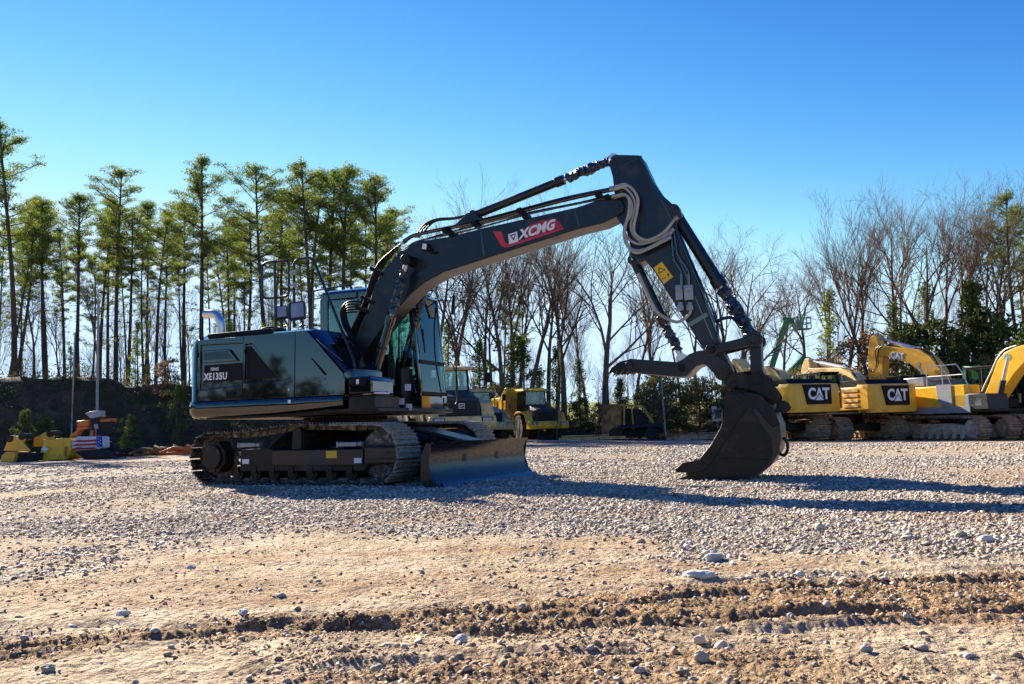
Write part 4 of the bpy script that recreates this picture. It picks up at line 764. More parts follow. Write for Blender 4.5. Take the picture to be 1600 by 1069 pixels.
def ring(k, cx5, cy5, R, r, ov, m, parent, nm, v, sx=1, sz=1, tilt=0):
    a = Z(k, [(cx5, cy5)], v)[0]; P = []
    for q in range(20): t = 2*math.pi*q/20; x, z = R*sx*math.cos(t), R*sz*math.sin(t); P.append((a[0]+x*math.cos(tilt)-z*math.sin(tilt), -v, a[1]+x*math.sin(tilt)+z*math.cos(tilt)))
    g = MB(); g.tube(P, r, 8, closed=True); return g.build(nm, m, parent)
g = MB(); P = Z(6, [(1075, 545), (1085, 480), (1110, 475), (1140, 492), (1157, 520), (1140, 545), (1100, 552)], .2)
for v in (.2, -.2): g = MB(); g.prism(P, -v-.015, -v+.015); g.build('bucket_ear', M_DARK, BKO, bevel=.006)
ring(6, 1120, 757, .075, .019, 0, M_SLATE, BKO, 'lifting_eye', .1, .75, 1.35, -.05)
# ------------------------------------------------------------------ terrain behind the yard
def hill_mesh(name, fn, xs, ys, m):
    X_, Y_ = np.meshgrid(xs, ys); Z_ = fn(X_, Y_); n, k = X_.shape
    q = np.stack([np.arange(n-1)[:, None]*k+np.arange(k-1), np.arange(n-1)[:, None]*k+np.arange(k-1)+1, (np.arange(n-1)[:, None]+1)*k+np.arange(k-1)+1, (np.arange(n-1)[:, None]+1)*k+np.arange(k-1)], -1).reshape(-1, 4)
    me = npmesh(name, np.stack([X_, Y_, Z_], -1).reshape(-1, 3), q); me.polygons.foreach_set('use_smooth', [True]*len(me.polygons)); me.materials.append(m)
    o = bpy.data.objects.new(name, me); COL.objects.link(o); o['kind'] = 'structure'; return o
M_LITTER = mat('leaf litter bank', (.10, .068, .042), .95, var=.6, scale=2.2, bump=.8, bscale=6, dirt=(.035, .045, .015), dirtamt=.5, dscale=.6, spec=.1)
M_GRASS = mat('far pasture', (.17, .20, .055), .9, var=.3, scale=.8, bump=.2, bscale=5, spec=.1)
def bank_top(x): return np.interp(x, [-70, -34, -24, -17, -8, 0, 8, 16, 24, 34, 60], [4.1, 4.0, 3.9, 3.1, 1.4, .9, 1.0, 1.5, 2.2, 2.6, 3])
def bank_y(x): return np.interp(x, [-70, -30, -18, -5, 10, 22, 60], [40, 42, 45, 50, 50, 50, 46])
def bank_h(x, y):
    y0 = bank_y(x); t = sstep(0, 4.5, y-y0); nz = (fbm(x*.5, y*.5, 4, 61)-.5)
    return base_h(x, y)*(1-t)+bank_top(x)*t+nz*1.2*sstep(-.5, 2, y-y0)-.12*(1-sstep(-1, .8, y-y0))
hill_mesh('hill', bank_h, np.linspace(-95, 95, 380), np.concatenate([np.linspace(38, 60, 60), np.linspace(62, 130, 20)]), M_LITTER)
hill_mesh('hill', lambda x, y: sstep(95, 230, y)*7.5-2+0*x+1.5*fbm(x*.02, y*.02, 3, 5), np.linspace(-260, 260, 60), np.linspace(95, 420, 40), M_GRASS)
# ------------------------------------------------------------------ trees
M_BARK = mat('pine bark', (.085, .062, .048), .9, var=.4, scale=5, bump=.6, bscale=12, stretch=(1, 1, .25), spec=.15)
M_BARK2 = mat('grey bark', (.13, .09, .065), .9, var=.35, scale=5, bump=.5, bscale=12, stretch=(1, 1, .25), spec=.15)
def leafmat(name, c1, c2, tr=.35):
    m = bpy.data.materials.new(name); m.use_nodes = True; n = m.node_tree.nodes; L = m.node_tree.links; b = n['Principled BSDF']; b.inputs['Roughness'].default_value = .6; b.inputs['Specular IOR Level'].default_value = .25
    g = n.new('ShaderNodeTexCoord'); q = n.new('ShaderNodeTexNoise'); q.inputs['Scale'].default_value = 1.1; q.inputs['Detail'].default_value = 5; L.new(g.outputs['Object'], q.inputs['Vector'])
    r = n.new('ShaderNodeValToRGB'); L.new(q.outputs['Fac'], r.inputs[0]); r.color_ramp.elements[0].position = .35; r.color_ramp.elements[1].position = .65; r.color_ramp.elements[0].color = (*c1, 1); r.color_ramp.elements[1].color = (*c2, 1)
    L.new(r.outputs[0], b.inputs['Base Color']); t = n.new('ShaderNodeBsdfTranslucent'); L.new(r.outputs[0], t.inputs[0]); x = n.new('ShaderNodeMixShader'); x.inputs[0].default_value = tr
    L.new(b.outputs[0], x.inputs[1]); L.new(t.outputs[0], x.inputs[2]); L.new(x.outputs[0], n['Material Output'].inputs[0]); return m
M_NEEDLE = leafmat('pine needles', (.070, .125, .022), (.23, .265, .04), .45)
M_CEDAR = leafmat('cedar foliage', (.055, .080, .018), (.15, .165, .035), .35)
M_OLIVE = leafmat('olive shrub leaves', (.10, .10, .028), (.22, .20, .07), .4)
M_GREENL = leafmat('bright shrub leaves', (.10, .15, .03), (.22, .27, .05), .45)
M_BROWN = leafmat('dead oak leaves', (.13, .07, .035), (.28, .16, .08), .4)
M_TWIG = mat('thin twigs', (.085, .066, .052), .9, var=.3, scale=3, spec=.1)
class NP:                                            # fast triangle collector for foliage
    def __init__(s): s.v = []; s.n = 0
    def leaves(s, c, rad, N, size, rng, flat=1):
        d = rng.normal(size=(N, 3)); d /= np.linalg.norm(d, axis=1)[:, None]; r = rng.random((N, 1))**.45
        p = np.asarray(c)+d*r*np.asarray(rad)
        a = rng.normal(size=(N, 3)); a /= np.linalg.norm(a, axis=1)[:, None]; b = np.cross(a, rng.normal(size=(N, 3))); b /= np.linalg.norm(b, axis=1)[:, None]
        sz = size*(.5+rng.random((N, 1))); s.v.append(np.stack([p-a*sz, p+a*sz*.9+b*sz*.1, p+b*sz*.7*flat], 1).reshape(-1, 3))
    def mesh(s, name, m):
        V = np.concatenate(s.v); me = npmesh(name, V, None, np.arange(len(V)).reshape(-1, 3)); me.materials.append(m); return me
def pine_meshes(seed, H=19, crown=.5, lean=0, spread=2.6):
    rng = np.random.default_rng(seed); R_ = random.Random(seed); tr = MB(); lf = NP(); P = []; ph = R_.uniform(0, 6)
    for k in range(10): t = k/9; P.append(Vector((lean*t*H*.1+(.22+.25*(seed % 3))*math.sin(t*3+ph), .3*math.sin(t*2.3+ph*2), H*t)))
    r0 = .17+.010*(H-15); tr.tube(P, [r0*(1-.80*k/9)+.02 for k in range(10)], 7)
    def tp(t): i = min(8, int(t*9)); return P[i].lerp(P[i+1], t*9-i)
    n = 38
    for k in range(n):
        t = crown+(1-crown)*(k/n)**.85; t = min(.985, t+R_.uniform(-.015, .015)); q = (t-crown)/(1-crown)
        L = 1.15*spread*(math.sin(math.pi*min(1, q*.92+.12))**.7)*R_.uniform(.35, 1.15)+.3; a = R_.uniform(0, 6.283); base = tp(t)
        d = Vector((math.cos(a), math.sin(a), R_.uniform(-.05, .35)+.5*q)); mid = base+d*L*.55+Vector((0, 0, .05*L)); e_ = base+d*L+Vector((0, 0, .16*L)); tr.tube([base, mid, e_], [.045, .028, .012], 4)
        m = int(2+L*1.9)
        for j in range(m):
            u = .35+.7*j/m; c = base.lerp(e_, u)+Vector((R_.uniform(-.5, .5), R_.uniform(-.5, .5), R_.uniform(.0, .35)))*min(1, L*.5)
            tr.tube([base.lerp(e_, max(.2, u-.2)), c], [.018, .008], 3)
            lf.leaves(c, (.62, .62, .17), 84, .080, rng)
    for k in range(30):                              # a few dead stubs and stray sprays below the crown
        t = R_.uniform(.22, crown); a = R_.uniform(0, 6.283); b0 = tp(t); e_ = b0+Vector((math.cos(a), math.sin(a), R_.uniform(-.25, .35)))*R_.uniform(.4, 1.7); tr.tube([b0, e_], [.022, .007], 3)
        if k % 3 == 0: lf.leaves(e_, (.38, .38, .2), 30, .11, rng)
    lf.leaves(tp(1), (.45, .45, .55), 90, .11, rng)
    return tr, lf
def to_mesh(mb, name, m):
    me = bpy.data.meshes.new(name); me.from_pydata(mb.v, [], mb.f); me.materials.append(m); me.polygons.foreach_set('use_smooth', [True]*len(me.polygons)); return me
def bare_mesh(seed, H=14, spread=.5, levels=4, r0=.22, start=.3):
    R_ = random.Random(seed); tr = MB()
    def grow(p, d, L, r, lv):
        n = 3 if lv else 6; pts = [p]; dd = d.copy()
        for k in range(n):
            dd = (dd+Vector((R_.uniform(-1, 1), R_.uniform(-1, 1), R_.uniform(-.4, .8)))*(.10 if lv == 0 else .20)).normalized(); pts.append(pts[-1]+dd*L/n)
        rs = [r*(1-(.9 if lv == 0 else .55)*k/n) for k in range(n+1)]; tr.tube(pts, rs, 6 if lv == 0 else (4 if lv == 1 else 3), cap=False)
        if lv >= levels: return
        nb = (9, 6, 5, 3, 2)[lv]
        for k in range(nb):
            t = start+(1-start)*(k+.6*R_.random())/nb if lv == 0 else .25+.75*(k+R_.random())/nb
            i = min(n-1, int(t*n)); b = pts[i].lerp(pts[i+1], t*n-i); a = R_.uniform(0, 6.283); o = dd.orthogonal().normalized(); o = Matrix.Rotation(a, 3, dd) @ o
            nd = (dd*(1-spread*.55)+o*spread*R_.uniform(.6, 1.1)+Vector((0, 0, .10))).normalized(); grow(b, nd, L*(.42 if lv == 0 else .55)*R_.uniform(.7, 1.25)*(1.15-.5*t if lv == 0 else 1), max(.007, rs[i]*(.5 if lv == 0 else .6)), lv+1)
    grow(Vector((0, 0, -.3)), Vector((R_.uniform(-.06, .06), R_.uniform(-.06, .06), 1)), H, r0, 0)
    return tr
ORD = ['first', 'second', 'third', 'fourth', 'fifth', 'sixth', 'seventh', 'eighth', 'ninth', 'tenth', 'eleventh', 'twelfth', 'thirteenth', 'fourteenth', 'fifteenth', 'sixteenth', 'seventeenth', 'eighteenth', 'nineteenth', 'twentieth', 'twenty-first', 'twenty-second', 'twenty-third', 'twenty-fourth', 'twenty-fifth', 'twenty-sixth', 'twenty-seventh', 'twenty-eighth', 'twenty-ninth', 'thirtieth', 'thirty-first', 'thirty-second', 'thirty-third', 'thirty-fourth', 'thirty-fifth', 'thirty-sixth']
_T = {3: 'thirty', 4: 'forty', 5: 'fifty', 6: 'sixty'}
for n_ in range(37, 69): ORD.append((_T[n_//10]+'-'+ORD[n_ % 10-1]) if n_ % 10 else _T[n_//10][:-1]+'ieth')
PV = []
for k, (cr, sp) in enumerate(((.52, 2.5), (.46, 2.9), (.58, 2.2), (.42, 2.5), (.50, 3.2), (.62, 2.0))):
    a, b = pine_meshes(100+k, 19, cr, 0, sp); PV.append((to_mesh(a, 'pine_trunk', M_BARK), b.mesh('pine_crown', M_NEEDLE)))
def place_tree(kind, meshes, basepx, toppx, topy, D, H0, label, cat, group, rz=0, wide=1, parts=('trunk', 'crown')):
    p = at(basepx, 600, D); z = float(bank_h(np.array([p.x]), np.array([D]))[0]) if D > 40 else float(base_h(np.array([p.x]), np.array([D]))[0])
    t = at(toppx, topy, D); H = max(2, t.z-z); root = thing(kind, label, cat, (p.x, p.y, z), rz, group)
    root.rotation_euler = (0, math.atan2(t.x-p.x, H), 0); s = H/H0; root.scale = (s*wide, s*wide, s)
    for nm, me in zip(parts, meshes):
        o = bpy.data.objects.new(nm, me); COL.objects.link(o); o.parent = root; o.rotation_euler = (0, 0, rz)
    return root
PINES = [(8, 195, 10, 52), (-40, 260, -30, 55), (62, 312, 76, 56), (52, 352, 14, 54), (42, 330, 28, 60), (126, 306, 112, 58), (172, 330, 160, 63), (188, 268, 180, 55), (207, 335, 200, 58), (228, 372, 222, 66), (262, 345, 243, 57), (284, 318, 292, 60), (313, 250, 316, 55),
         (335, 380, 352, 66), (357, 360, 357, 62), (386, 330, 383, 60), (407, 259, 414, 55), (445, 300, 440, 62), (478, 254, 478, 56), (503, 275, 498, 60), (518, 268, 517, 58), (541, 264, 537, 57), (574, 278, 573, 55), (604, 340, 606, 60), (625, 400, 628, 64), (148, 400, 140, 68), (96, 420, 98, 68), (1580, 303, 1592, 52), (1622, 330, 1630, 54), (790, 440, 788, 60), (815, 460, 816, 62)]
_r = random.Random(21)
for k in range(20):
    bx_ = 5+k*32+_r.uniform(-8, 8); PINES.append((bx_+_r.uniform(-12, 12), _r.uniform(310, 370), bx_, _r.uniform(62, 76)))
order = sorted(range(len(PINES)), key=lambda i: PINES[i][2])
for n_, i in enumerate(order):
    tx, ty, bx_, D_ = PINES[i]; low = ty > 345
    near_ = 'on the left bank' if bx_ < 300 else ('rising behind the black excavator' if bx_ < 700 else ('under the black boom' if bx_ < 1000 else 'at the right edge'))
    place_tree('pine_tree', PV[i % 6 if i < 31 else (5, 2)[i % 2]], bx_, tx, ty, D_, 19, f"{'short thin' if low else 'tall'} pine {near_}, {ORD[n_] if n_ < len(ORD) else 'number '+str(n_+1)} of the pines counted from the left", 'pine tree', 'tall pines on the bank', rz=i*1.7, wide=(.95 if not low else .75)*(1 if i < 31 else .8))
BVM = [to_mesh(bare_mesh(200+k, 14, sp, 4, .29, st), 'bare_branches', M_BARK2) for k, (sp, st) in enumerate(((.42, .50), (.58, .40), (.38, .58), (.80, .34), (.46, .48), (.40, .55)))]
BARE = [(724, 395, 724, 50), (735, 400, 752, 52), (768, 410, 770, 56), (776, 350, 787, 50), (800, 340, 796, 54), (806, 360, 810, 58), (822, 330, 819, 50), (838, 370, 853, 52), (868, 380, 870, 58), (884, 345, 877, 50), (944, 350, 943, 46), (905, 420, 915, 60), (985, 400, 990, 55), (1005, 380, 1030, 58),
        (1140, 370, 1128, 56), (1165, 385, 1150, 50), (1100, 400, 1085, 58), (1060, 420, 1062, 62), (1200, 440, 1190, 60), (1245, 405, 1262, 54), (1285, 400, 1296, 56), (1215, 430, 1225, 62), (1320, 352, 1318, 52), (1345, 345, 1340, 55), (1368, 338, 1366, 50), (1392, 322, 1398, 54), (1418, 325, 1410, 56), (1440, 318, 1446, 50),
        (1462, 322, 1468, 55), (1486, 315, 1484, 52), (1505, 318, 1500, 57), (1528, 322, 1530, 50), (1548, 312, 1545, 54), (1572, 320, 1566, 58), (1605, 330, 1600, 60), (1640, 340, 1640, 52), (705, 320, 700, 62), (672, 345, 676, 60), (648, 430, 650, 56), (60, 440, 52, 50), (150, 420, 156, 52), (235, 440, 232, 54), (330, 470, 327, 56), (450, 430, 455, 54), (560, 460, 556, 55), (-20, 430, -15, 55), (100, 470, 94, 58)]
order = sorted(range(len(BARE)), key=lambda i: BARE[i][2])
for n_, i in enumerate(order):
    tx, ty, bx_, D_ = BARE[i]
    near_ = 'between the pines on the left bank' if bx_ < 640 else ('seen under the black boom' if bx_ < 935 else ('behind the black arm and thumb' if bx_ < 1180 else 'above the parked yellow excavators'))
    lab = f"leafless winter tree {near_}, {ORD[n_]} bare tree from the left" if n_ >= len(ORD) else f"leafless winter tree {near_}, {ORD[n_]} bare tree from the left"
    if i == 10: lab = 'broad leafless tree with a forked crown standing just above the thumb tip'
    v = 1 if i == 10 else (3 if tx in (1165, 1245, 1140) else i % 6)
    place_tree('bare_tree', (BVM[v],), bx_, tx, ty, D_, max(q.co.z for q in BVM[v].vertices)*.86, lab, 'bare tree', 'leafless trees behind the yard', rz=i*2.3, wide=(1.15 if i == 10 else .9), parts=('branches',))
# far wood behind, one mass
def wood(name, N, D0, D1, seed, hs, m, x0, x1, label):
    rng = np.random.default_rng(seed); R_ = random.Random(seed); V = []; Q = []; off = 0
    protos = []
    for k in range(4):
        b = bare_mesh(300+k+seed, 10, .45, 3, .09, .3); v = np.array(b.v); f = np.array([list(x) if len(x) == 4 else list(x)+[x[-1]] for x in b.f if len(x) == 4]); protos.append((v, f))
    for k in range(N):
        v, f = protos[k % 4]; D = R_.uniform(D0, D1); px = R_.uniform(x0, x1); p = at(px, 600, D); s = R_.uniform(*hs)/10; a = R_.uniform(0, 6.28); z = float(bank_h(np.array([p.x]), np.array([D]))[0])-.1
        c, s_ = math.cos(a), math.sin(a); w_ = np.stack([v[:, 0]*c-v[:, 1]*s_, v[:, 0]*s_+v[:, 1]*c, v[:, 2]], 1)*s+[p.x, D, z]; V.append(w_); Q.append(f+off); off += len(v)
    me = npmesh(name, np.concatenate(V), np.concatenate(Q)); me.materials.append(m); o = bpy.data.objects.new(name, me); COL.objects.link(o); o['kind'] = 'stuff'; tag(o, label, 'woods'); return o
wood('woods', 120, 60, 95, 3, (4, 9), M_TWIG, -150, 1750, 'thicket of thin grey saplings filling the gaps between the big trunks')
_wb = dict(m=M_TWIG)
wood('brush', 190, 41.5, 47, 13, (1.2, 3.4), M_TWIG, -150, 1750, 'tangle of leafless brush and briars along the foot of the bank')
# undergrowth on the bank
rng = np.random.default_rng(4); lf = NP(); br = NP(); gr_ = NP()
for k in range(1150):
    px = rng.uniform(-120, 1720); D = rng.uniform(44, 60); p = at(px, 640, D); y0 = float(bank_y(p.x)); D = max(D, y0-.5); p = at(px, 640, D); z = float(bank_h(np.array([p.x]), np.array([D]))[0])
    tgt = (br if rng.random() < (.55 if 1180 < px < 1420 else .38) else (gr_ if rng.random() < .3 else lf)); hh = rng.uniform(.3, 1.0) if px < 330 else rng.uniform(.5, 1.9)
    tgt.leaves((p.x, D, z+hh*.6), (.9, .7, hh), 34, .075, rng)
for nm, c, m, lab in (('undergrowth', lf, M_CEDAR, 'dark evergreen brush covering the bank behind the yard'), ('undergrowth', br, M_BROWN, 'rust brown dead leaves hanging on low brush along the bank'), ('undergrowth', gr_, M_OLIVE, 'olive green vines and weeds scattered along the bank')):
    o = bpy.data.objects.new(nm, c.mesh(nm, m)); COL.objects.link(o); o['kind'] = 'stuff'; tag(o, lab, 'undergrowth')
# single evergreens and shrubs
def shrub_mesh(seed, H, W, N, size, cone, m):
    rng = np.random.default_rng(seed); R_ = random.Random(seed); lf = NP(); tr = MB(); tr.tube([(0, 0, -.2), (.05, 0, H*.5), (0, .05, H*.95)], [.10, .06, .015], 6)
    for k in range(N):
        t = (k+R_.random())/N; w_ = W*((1-t)**.8 if cone else math.sin(math.pi*(t*.85+.12))**.6)*R_.uniform(.45, 1.15); a = R_.uniform(0, 6.283); c = (w_*.75*math.cos(a), w_*.75*math.sin(a), H*(.06+.92*t)); tr.tube([(0, 0, c[2]*.85), c], [.025, .008], 3)
        lf.leaves(c, (W*.26, W*.26, H*.055), 60, size, rng)
    return to_mesh(tr, 'shrub_stem', M_BARK2), lf.mesh('shrub_foliage', m)
SV = {'cone': shrub_mesh(1, 6, 1.5, 60, .12, True, M_CEDAR), 'dark': shrub_mesh(2, 5, 2.0, 60, .13, False, M_CEDAR), 'olive': shrub_mesh(3, 4, 1.9, 70, .11, False, M_OLIVE), 'green': shrub_mesh(4, 5, 1.6, 45, .12, False, M_GREENL), 'brown': shrub_mesh(5, 4, 1.8, 50, .10, False, M_BROWN), 'sparse': shrub_mesh(6, 7, 1.6, 34, .11, True, M_NEEDLE)}
SH = [('cone', 1519, 442, 49, 'pointed evergreen between bare trunks above the grey excavator', 6), ('dark', 1548, 482, 48, 'dark bushy evergreen right of the pointed one', 5), ('dark', 1470, 500, 49, 'dark evergreen just right of the tall raised stick', 5), ('cone', 1495, 520, 47, 'yellowish cedar low in front of the pointed evergreen', 6), ('green', 1592, 515, 46, 'bright green shrub at the right edge above the curved boom', 5),
      ('dark', 1420, 505, 50, 'dark evergreen behind the tall excavator stick', 5), ('olive', 1245, 575, 46, 'olive shrub behind the green lift mast', 4), ('brown', 1290, 560, 48, 'rust brown oak shrub right of the green lift', 4), ('brown', 1325, 580, 47, 'brown leaved bush behind the second yellow boom', 4), ('sparse', 1295, 450, 54, 'thin young pine between bare trees left of the raised stick', 7), ('sparse', 1445, 440, 55, 'thin young pine behind the tall stick', 7), ('brown', 1345, 520, 50, 'tall brown leaved sapling left of the raised stick', 4), ('sparse', 1395, 470, 53, 'slender pine sapling above the curved yellow boom', 7),
      ('olive', 1055, 598, 44, 'olive bush in front of the bank left of the bucket', 4), ('olive', 1090, 590, 45, 'wide yellow green bush behind the lying steel beams', 4), ('olive', 1118, 600, 44, 'small olive bush right beside the bucket', 4), ('cone', 968, 592, 45, 'small dark cedar right below the thumb tip', 6), ('olive', 1010, 605, 46, 'olive bush behind the burnt rusty cab', 4), ('olive', 1030, 580, 48, 'sunlit tan bush behind the thin metal pole', 4), ('dark', 905, 622, 47, 'low dark bush right of the yellow dump truck', 5), ('green', 935, 640, 46, 'low green bush left of the burnt cab', 5),
      ('sparse', 905, 560, 52, 'thin spruce like sapling under the boom, left of the thumb', 7), ('sparse', 842, 575, 50, 'thin evergreen sapling above the yellow dump truck', 7), ('sparse', 868, 540, 52, 'evergreen sapling right above the dump truck cab', 7), ('green', 800, 520, 52, 'ivy clad tree stump tall and green under the boom', 5), ('olive', 770, 600, 50, 'tan brush between the two dump trucks', 4), ('sparse', 110, 540, 47, 'small pine sapling on the bank far left', 7), ('green', 45, 640, 43, 'light green bush at the foot of the dark bank', 5), ('sparse', 215, 500, 49, 'pine sapling behind the tall thin pole on the left', 7),
      ('green', 275, 600, 46, 'green brush just left of the excavator counterweight', 5), ('brown', 262, 560, 48, 'orange brown leaved sapling left of the excavator', 4), ('sparse', 360, 500, 50, 'thin pine sapling above the engine hood', 7), ('sparse', 430, 490, 52, 'pine sapling behind the hand rails', 7), ('dark', 70, 660, 42, 'dark weeds at the foot of the left bank', 5), ('green', 200, 680, 42, 'dark green brush behind the orange spreader', 5), ('sparse', 1178, 540, 50, 'young pine behind the bucket link', 7), ('olive', 1210, 590, 47, 'olive brush under the green boom lift', 4),
      ('sparse', 700, 500, 52, 'pine sapling right of the excavator cab', 7), ('sparse', 748, 530, 50, 'thin sapling behind the truck mirrors', 7), ('green', 655, 560, 50, 'green brush seen through the cab glass', 5)]
for k, (kd, px, ty, D_, lab, h0) in enumerate(SH):
    p = at(px, 650, D_); place_tree('shrub' if kd not in ('cone', 'sparse') else 'evergreen_tree', SV[kd], px, px, ty, D_, h0, lab, 'shrub' if kd not in ('cone', 'sparse') else 'evergreen', 'shrubs and young evergreens along the bank', rz=k*1.3, wide=min(1.2, 1))
# low wood line on the far side of the yard, behind the photographer: the paint mirrors it
rng = np.random.default_rng(8); lf = NP()
for k in range(900):
    az = rng.uniform(math.radians(58), math.radians(302)); hh = 8+10*float(vnoise(np.array([az*18]), np.array([1.5]), 3)[0])+2*rng.random(); rr = 96+rng.uniform(-6, 6); lf.leaves((rr*math.sin(az), rr*math.cos(az), hh*.5), (2.2, 2.2, hh*.52), 130, .75, rng)
o = bpy.data.objects.new('woods', lf.mesh('woods', leafmat('distant dark wood', (.030, .036, .016), (.05, .055, .025), .1))); COL.objects.link(o); o['kind'] = 'stuff'; tag(o, 'wood line far across the yard all round the near side', 'woods')
# slim poles
for px0, y0, px1, y1, D_, r_, lab in ((154, 470, 152, 648, 41, .07, 'pale straight utility pole standing in front of the dark left bank'), (1031, 560, 1040, 672, 42, .045, 'thin grey metal pole right of the burnt rusty cab'), (117, 520, 112, 640, 42, .04, 'slender pale dead trunk left of the utility pole')):
    a, b = at(px0, y0, D_), at(px1, y1, D_); b.z = float(base_h(np.array([b.x]), np.array([D_]))[0])-.1; g = MB(); g.tube([b, b.lerp(a, .5), a], [r_, r_*.9, r_*.75], 10); o = g.build('pole', mat('galvanised pole', (.30, .31, .30), .5, var=.2), None); tag(o, lab, 'pole')
# ------------------------------------------------------------------ parked machines in the yard
M_YEL = mat('yellow machine paint', (.86, .45, .035), .38, coat=.2, var=.10, scale=2, dirt=(.55, .34, .12), dirtamt=.15, dscale=2.5)
M_YEL2 = mat('faded yellow paint', (.84, .54, .18), .5, var=.15, scale=2, dirt=(.42, .28, .14), dirtamt=.4, dscale=2.5)
M_YEL3 = mat('bright yellow paint', (.90, .50, .02), .35, coat=.2, var=.08, scale=2, dirt=(.5, .30, .06), dirtamt=.15, dscale=3)
M_GREYP = mat('grey machine paint', (.30, .31, .33), .5, var=.2, scale=3, dirt=(.22, .19, .15), dirtamt=.3)
M_CLAY = mat('clay caked track frame', (.70, .46, .29), .85, var=.3, scale=6, bump=.3, dirt=(.34, .20, .11), dirtamt=.3, dscale=5)
M_SHOE = mat('clay dusted track shoes', (.36, .26, .17), .8, var=.4, scale=8, bump=.4, dirt=(.09, .07, .05), dirtamt=.5, dscale=6)
M_GREEN = mat('green lift paint', (.02, .20, .06), .4, coat=.2, var=.2, dirt=(.03, .10, .03), dirtamt=.3)
M_ORANGE = mat('orange spreader paint', (.72, .17, .02), .4, var=.15, dirt=(.35, .12, .04), dirtamt=.3)
M_RUST = mat('burnt rusty steel', (.22, .10, .05), .85, var=.5, scale=4, bump=.4, dirt=(.5, .28, .06), dirtamt=.5, dscale=2)
M_CHAR = mat('charred metal', (.02, .018, .017), .8, var=.5, scale=4, bump=.5)
M_TYRE = mat('tyre rubber', (.025, .024, .023), .85, var=.3, dirt=(.16, .12, .08), dirtamt=.3, bump=.3)
M_ROD = mat('satin cylinder steel', (.55, .56, .58), .3, metal=.9, var=.1)
M_HOOD = mat('graphite hood paint', (.030, .032, .035), .5, coat=0, spec=.3, var=.15)
class Frame:
    def __init__(s, px, D, ang, gz=None):
        p = at(px, 680, D); s.o = Vector((p.x, D, float(base_h(np.array([p.x]), np.array([D]))[0]) if gz is None else gz)); s.a = math.radians(ang)
        s.f = Vector((math.cos(s.a), math.sin(s.a), 0)); s.l = Vector((-math.sin(s.a), math.cos(s.a), 0))
    def t(s, px, py, y):
        d = ray(px, py); k = (y-s.l.dot(CP-s.o))/s.l.dot(d); w_ = CP+d*k-s.o; return (w_.dot(s.f), w_.z)
    def z7(s, pts, y): return [s.t(1120+a/3.3333, 480+b/3.3333, y) for a, b in pts]
    def z8(s, pts, y): return [s.t(1320+a/5.346, 500+b/5.346, y) for a, b in pts]
def small_track(root, yc, L=4.6, H=1.06, W=.7, m=M_SHOE, mf=M_CLAY, side=1):
    P = []; R1 = H/2-.06
    for k in range(8): P.append((-L/2+R1+(L-2*R1)*k/7, .06))
    for k in range(1, 9): a = -math.pi/2+math.pi*k/9; P.append((L/2-R1+R1*math.cos(a), H/2+R1*math.sin(a)))
    for k in range(8): t = k/7; P.append((L/2-R1-(L-2*R1)*t, H-.06+.05*math.sin(t*math.pi)*1.0-.0))
    for k in range(1, 9): a = math.pi/2+math.pi*k/9; P.append((-L/2+R1+R1*math.cos(a), H/2+R1*math.sin(a)))
    g = MB()
    for (u, z), a in resample(P, 52):
        R_ = Euler((0, -a, 0)).to_matrix(); g.box((u, yc, z), (.175, W, .03), R_)
        q = R_ @ Vector((0, 0, -.035)); g.box((u+q.x, yc, z+q.z), (.03, W, .05), R_); q = R_ @ Vector((0, 0, .05)); g.box((u+q.x, yc, z+q.z), (.15, .2, .07), R_)
    t = g.build('track', m, root, smooth=0); g = MB(); e = W*.32
    g.prism([(-L/2+.75, .30), (-L/2+.75, .66), (-.6, .76), (.6, .76), (L/2-.75, .66), (L/2-.75, .30)], yc-e, yc+e); fr = g.build('track_frame', mf, t, bevel=.03)
    for x_, r_ in ((-L/2+R1, .36), (L/2-R1, .38)): g = MB(); g.cyl((x_, yc-e, H/2), (x_, yc+e, H/2), r_, n=24); g.cyl((x_, yc-e-.08, H/2), (x_, yc+e+.08, H/2), r_*.55, n=20); g.build('sprocket' if x_ < 0 else 'idler', mf, t, bevel=.02)
    for k in range(7): g = MB(); x_ = -L/2+.95+k*(L-1.9)/6; g.cyl((x_, yc-e-.03, .22), (x_, yc+e+.03, .22), .11, n=14); g.build('track_roller', mf, t)
    return t
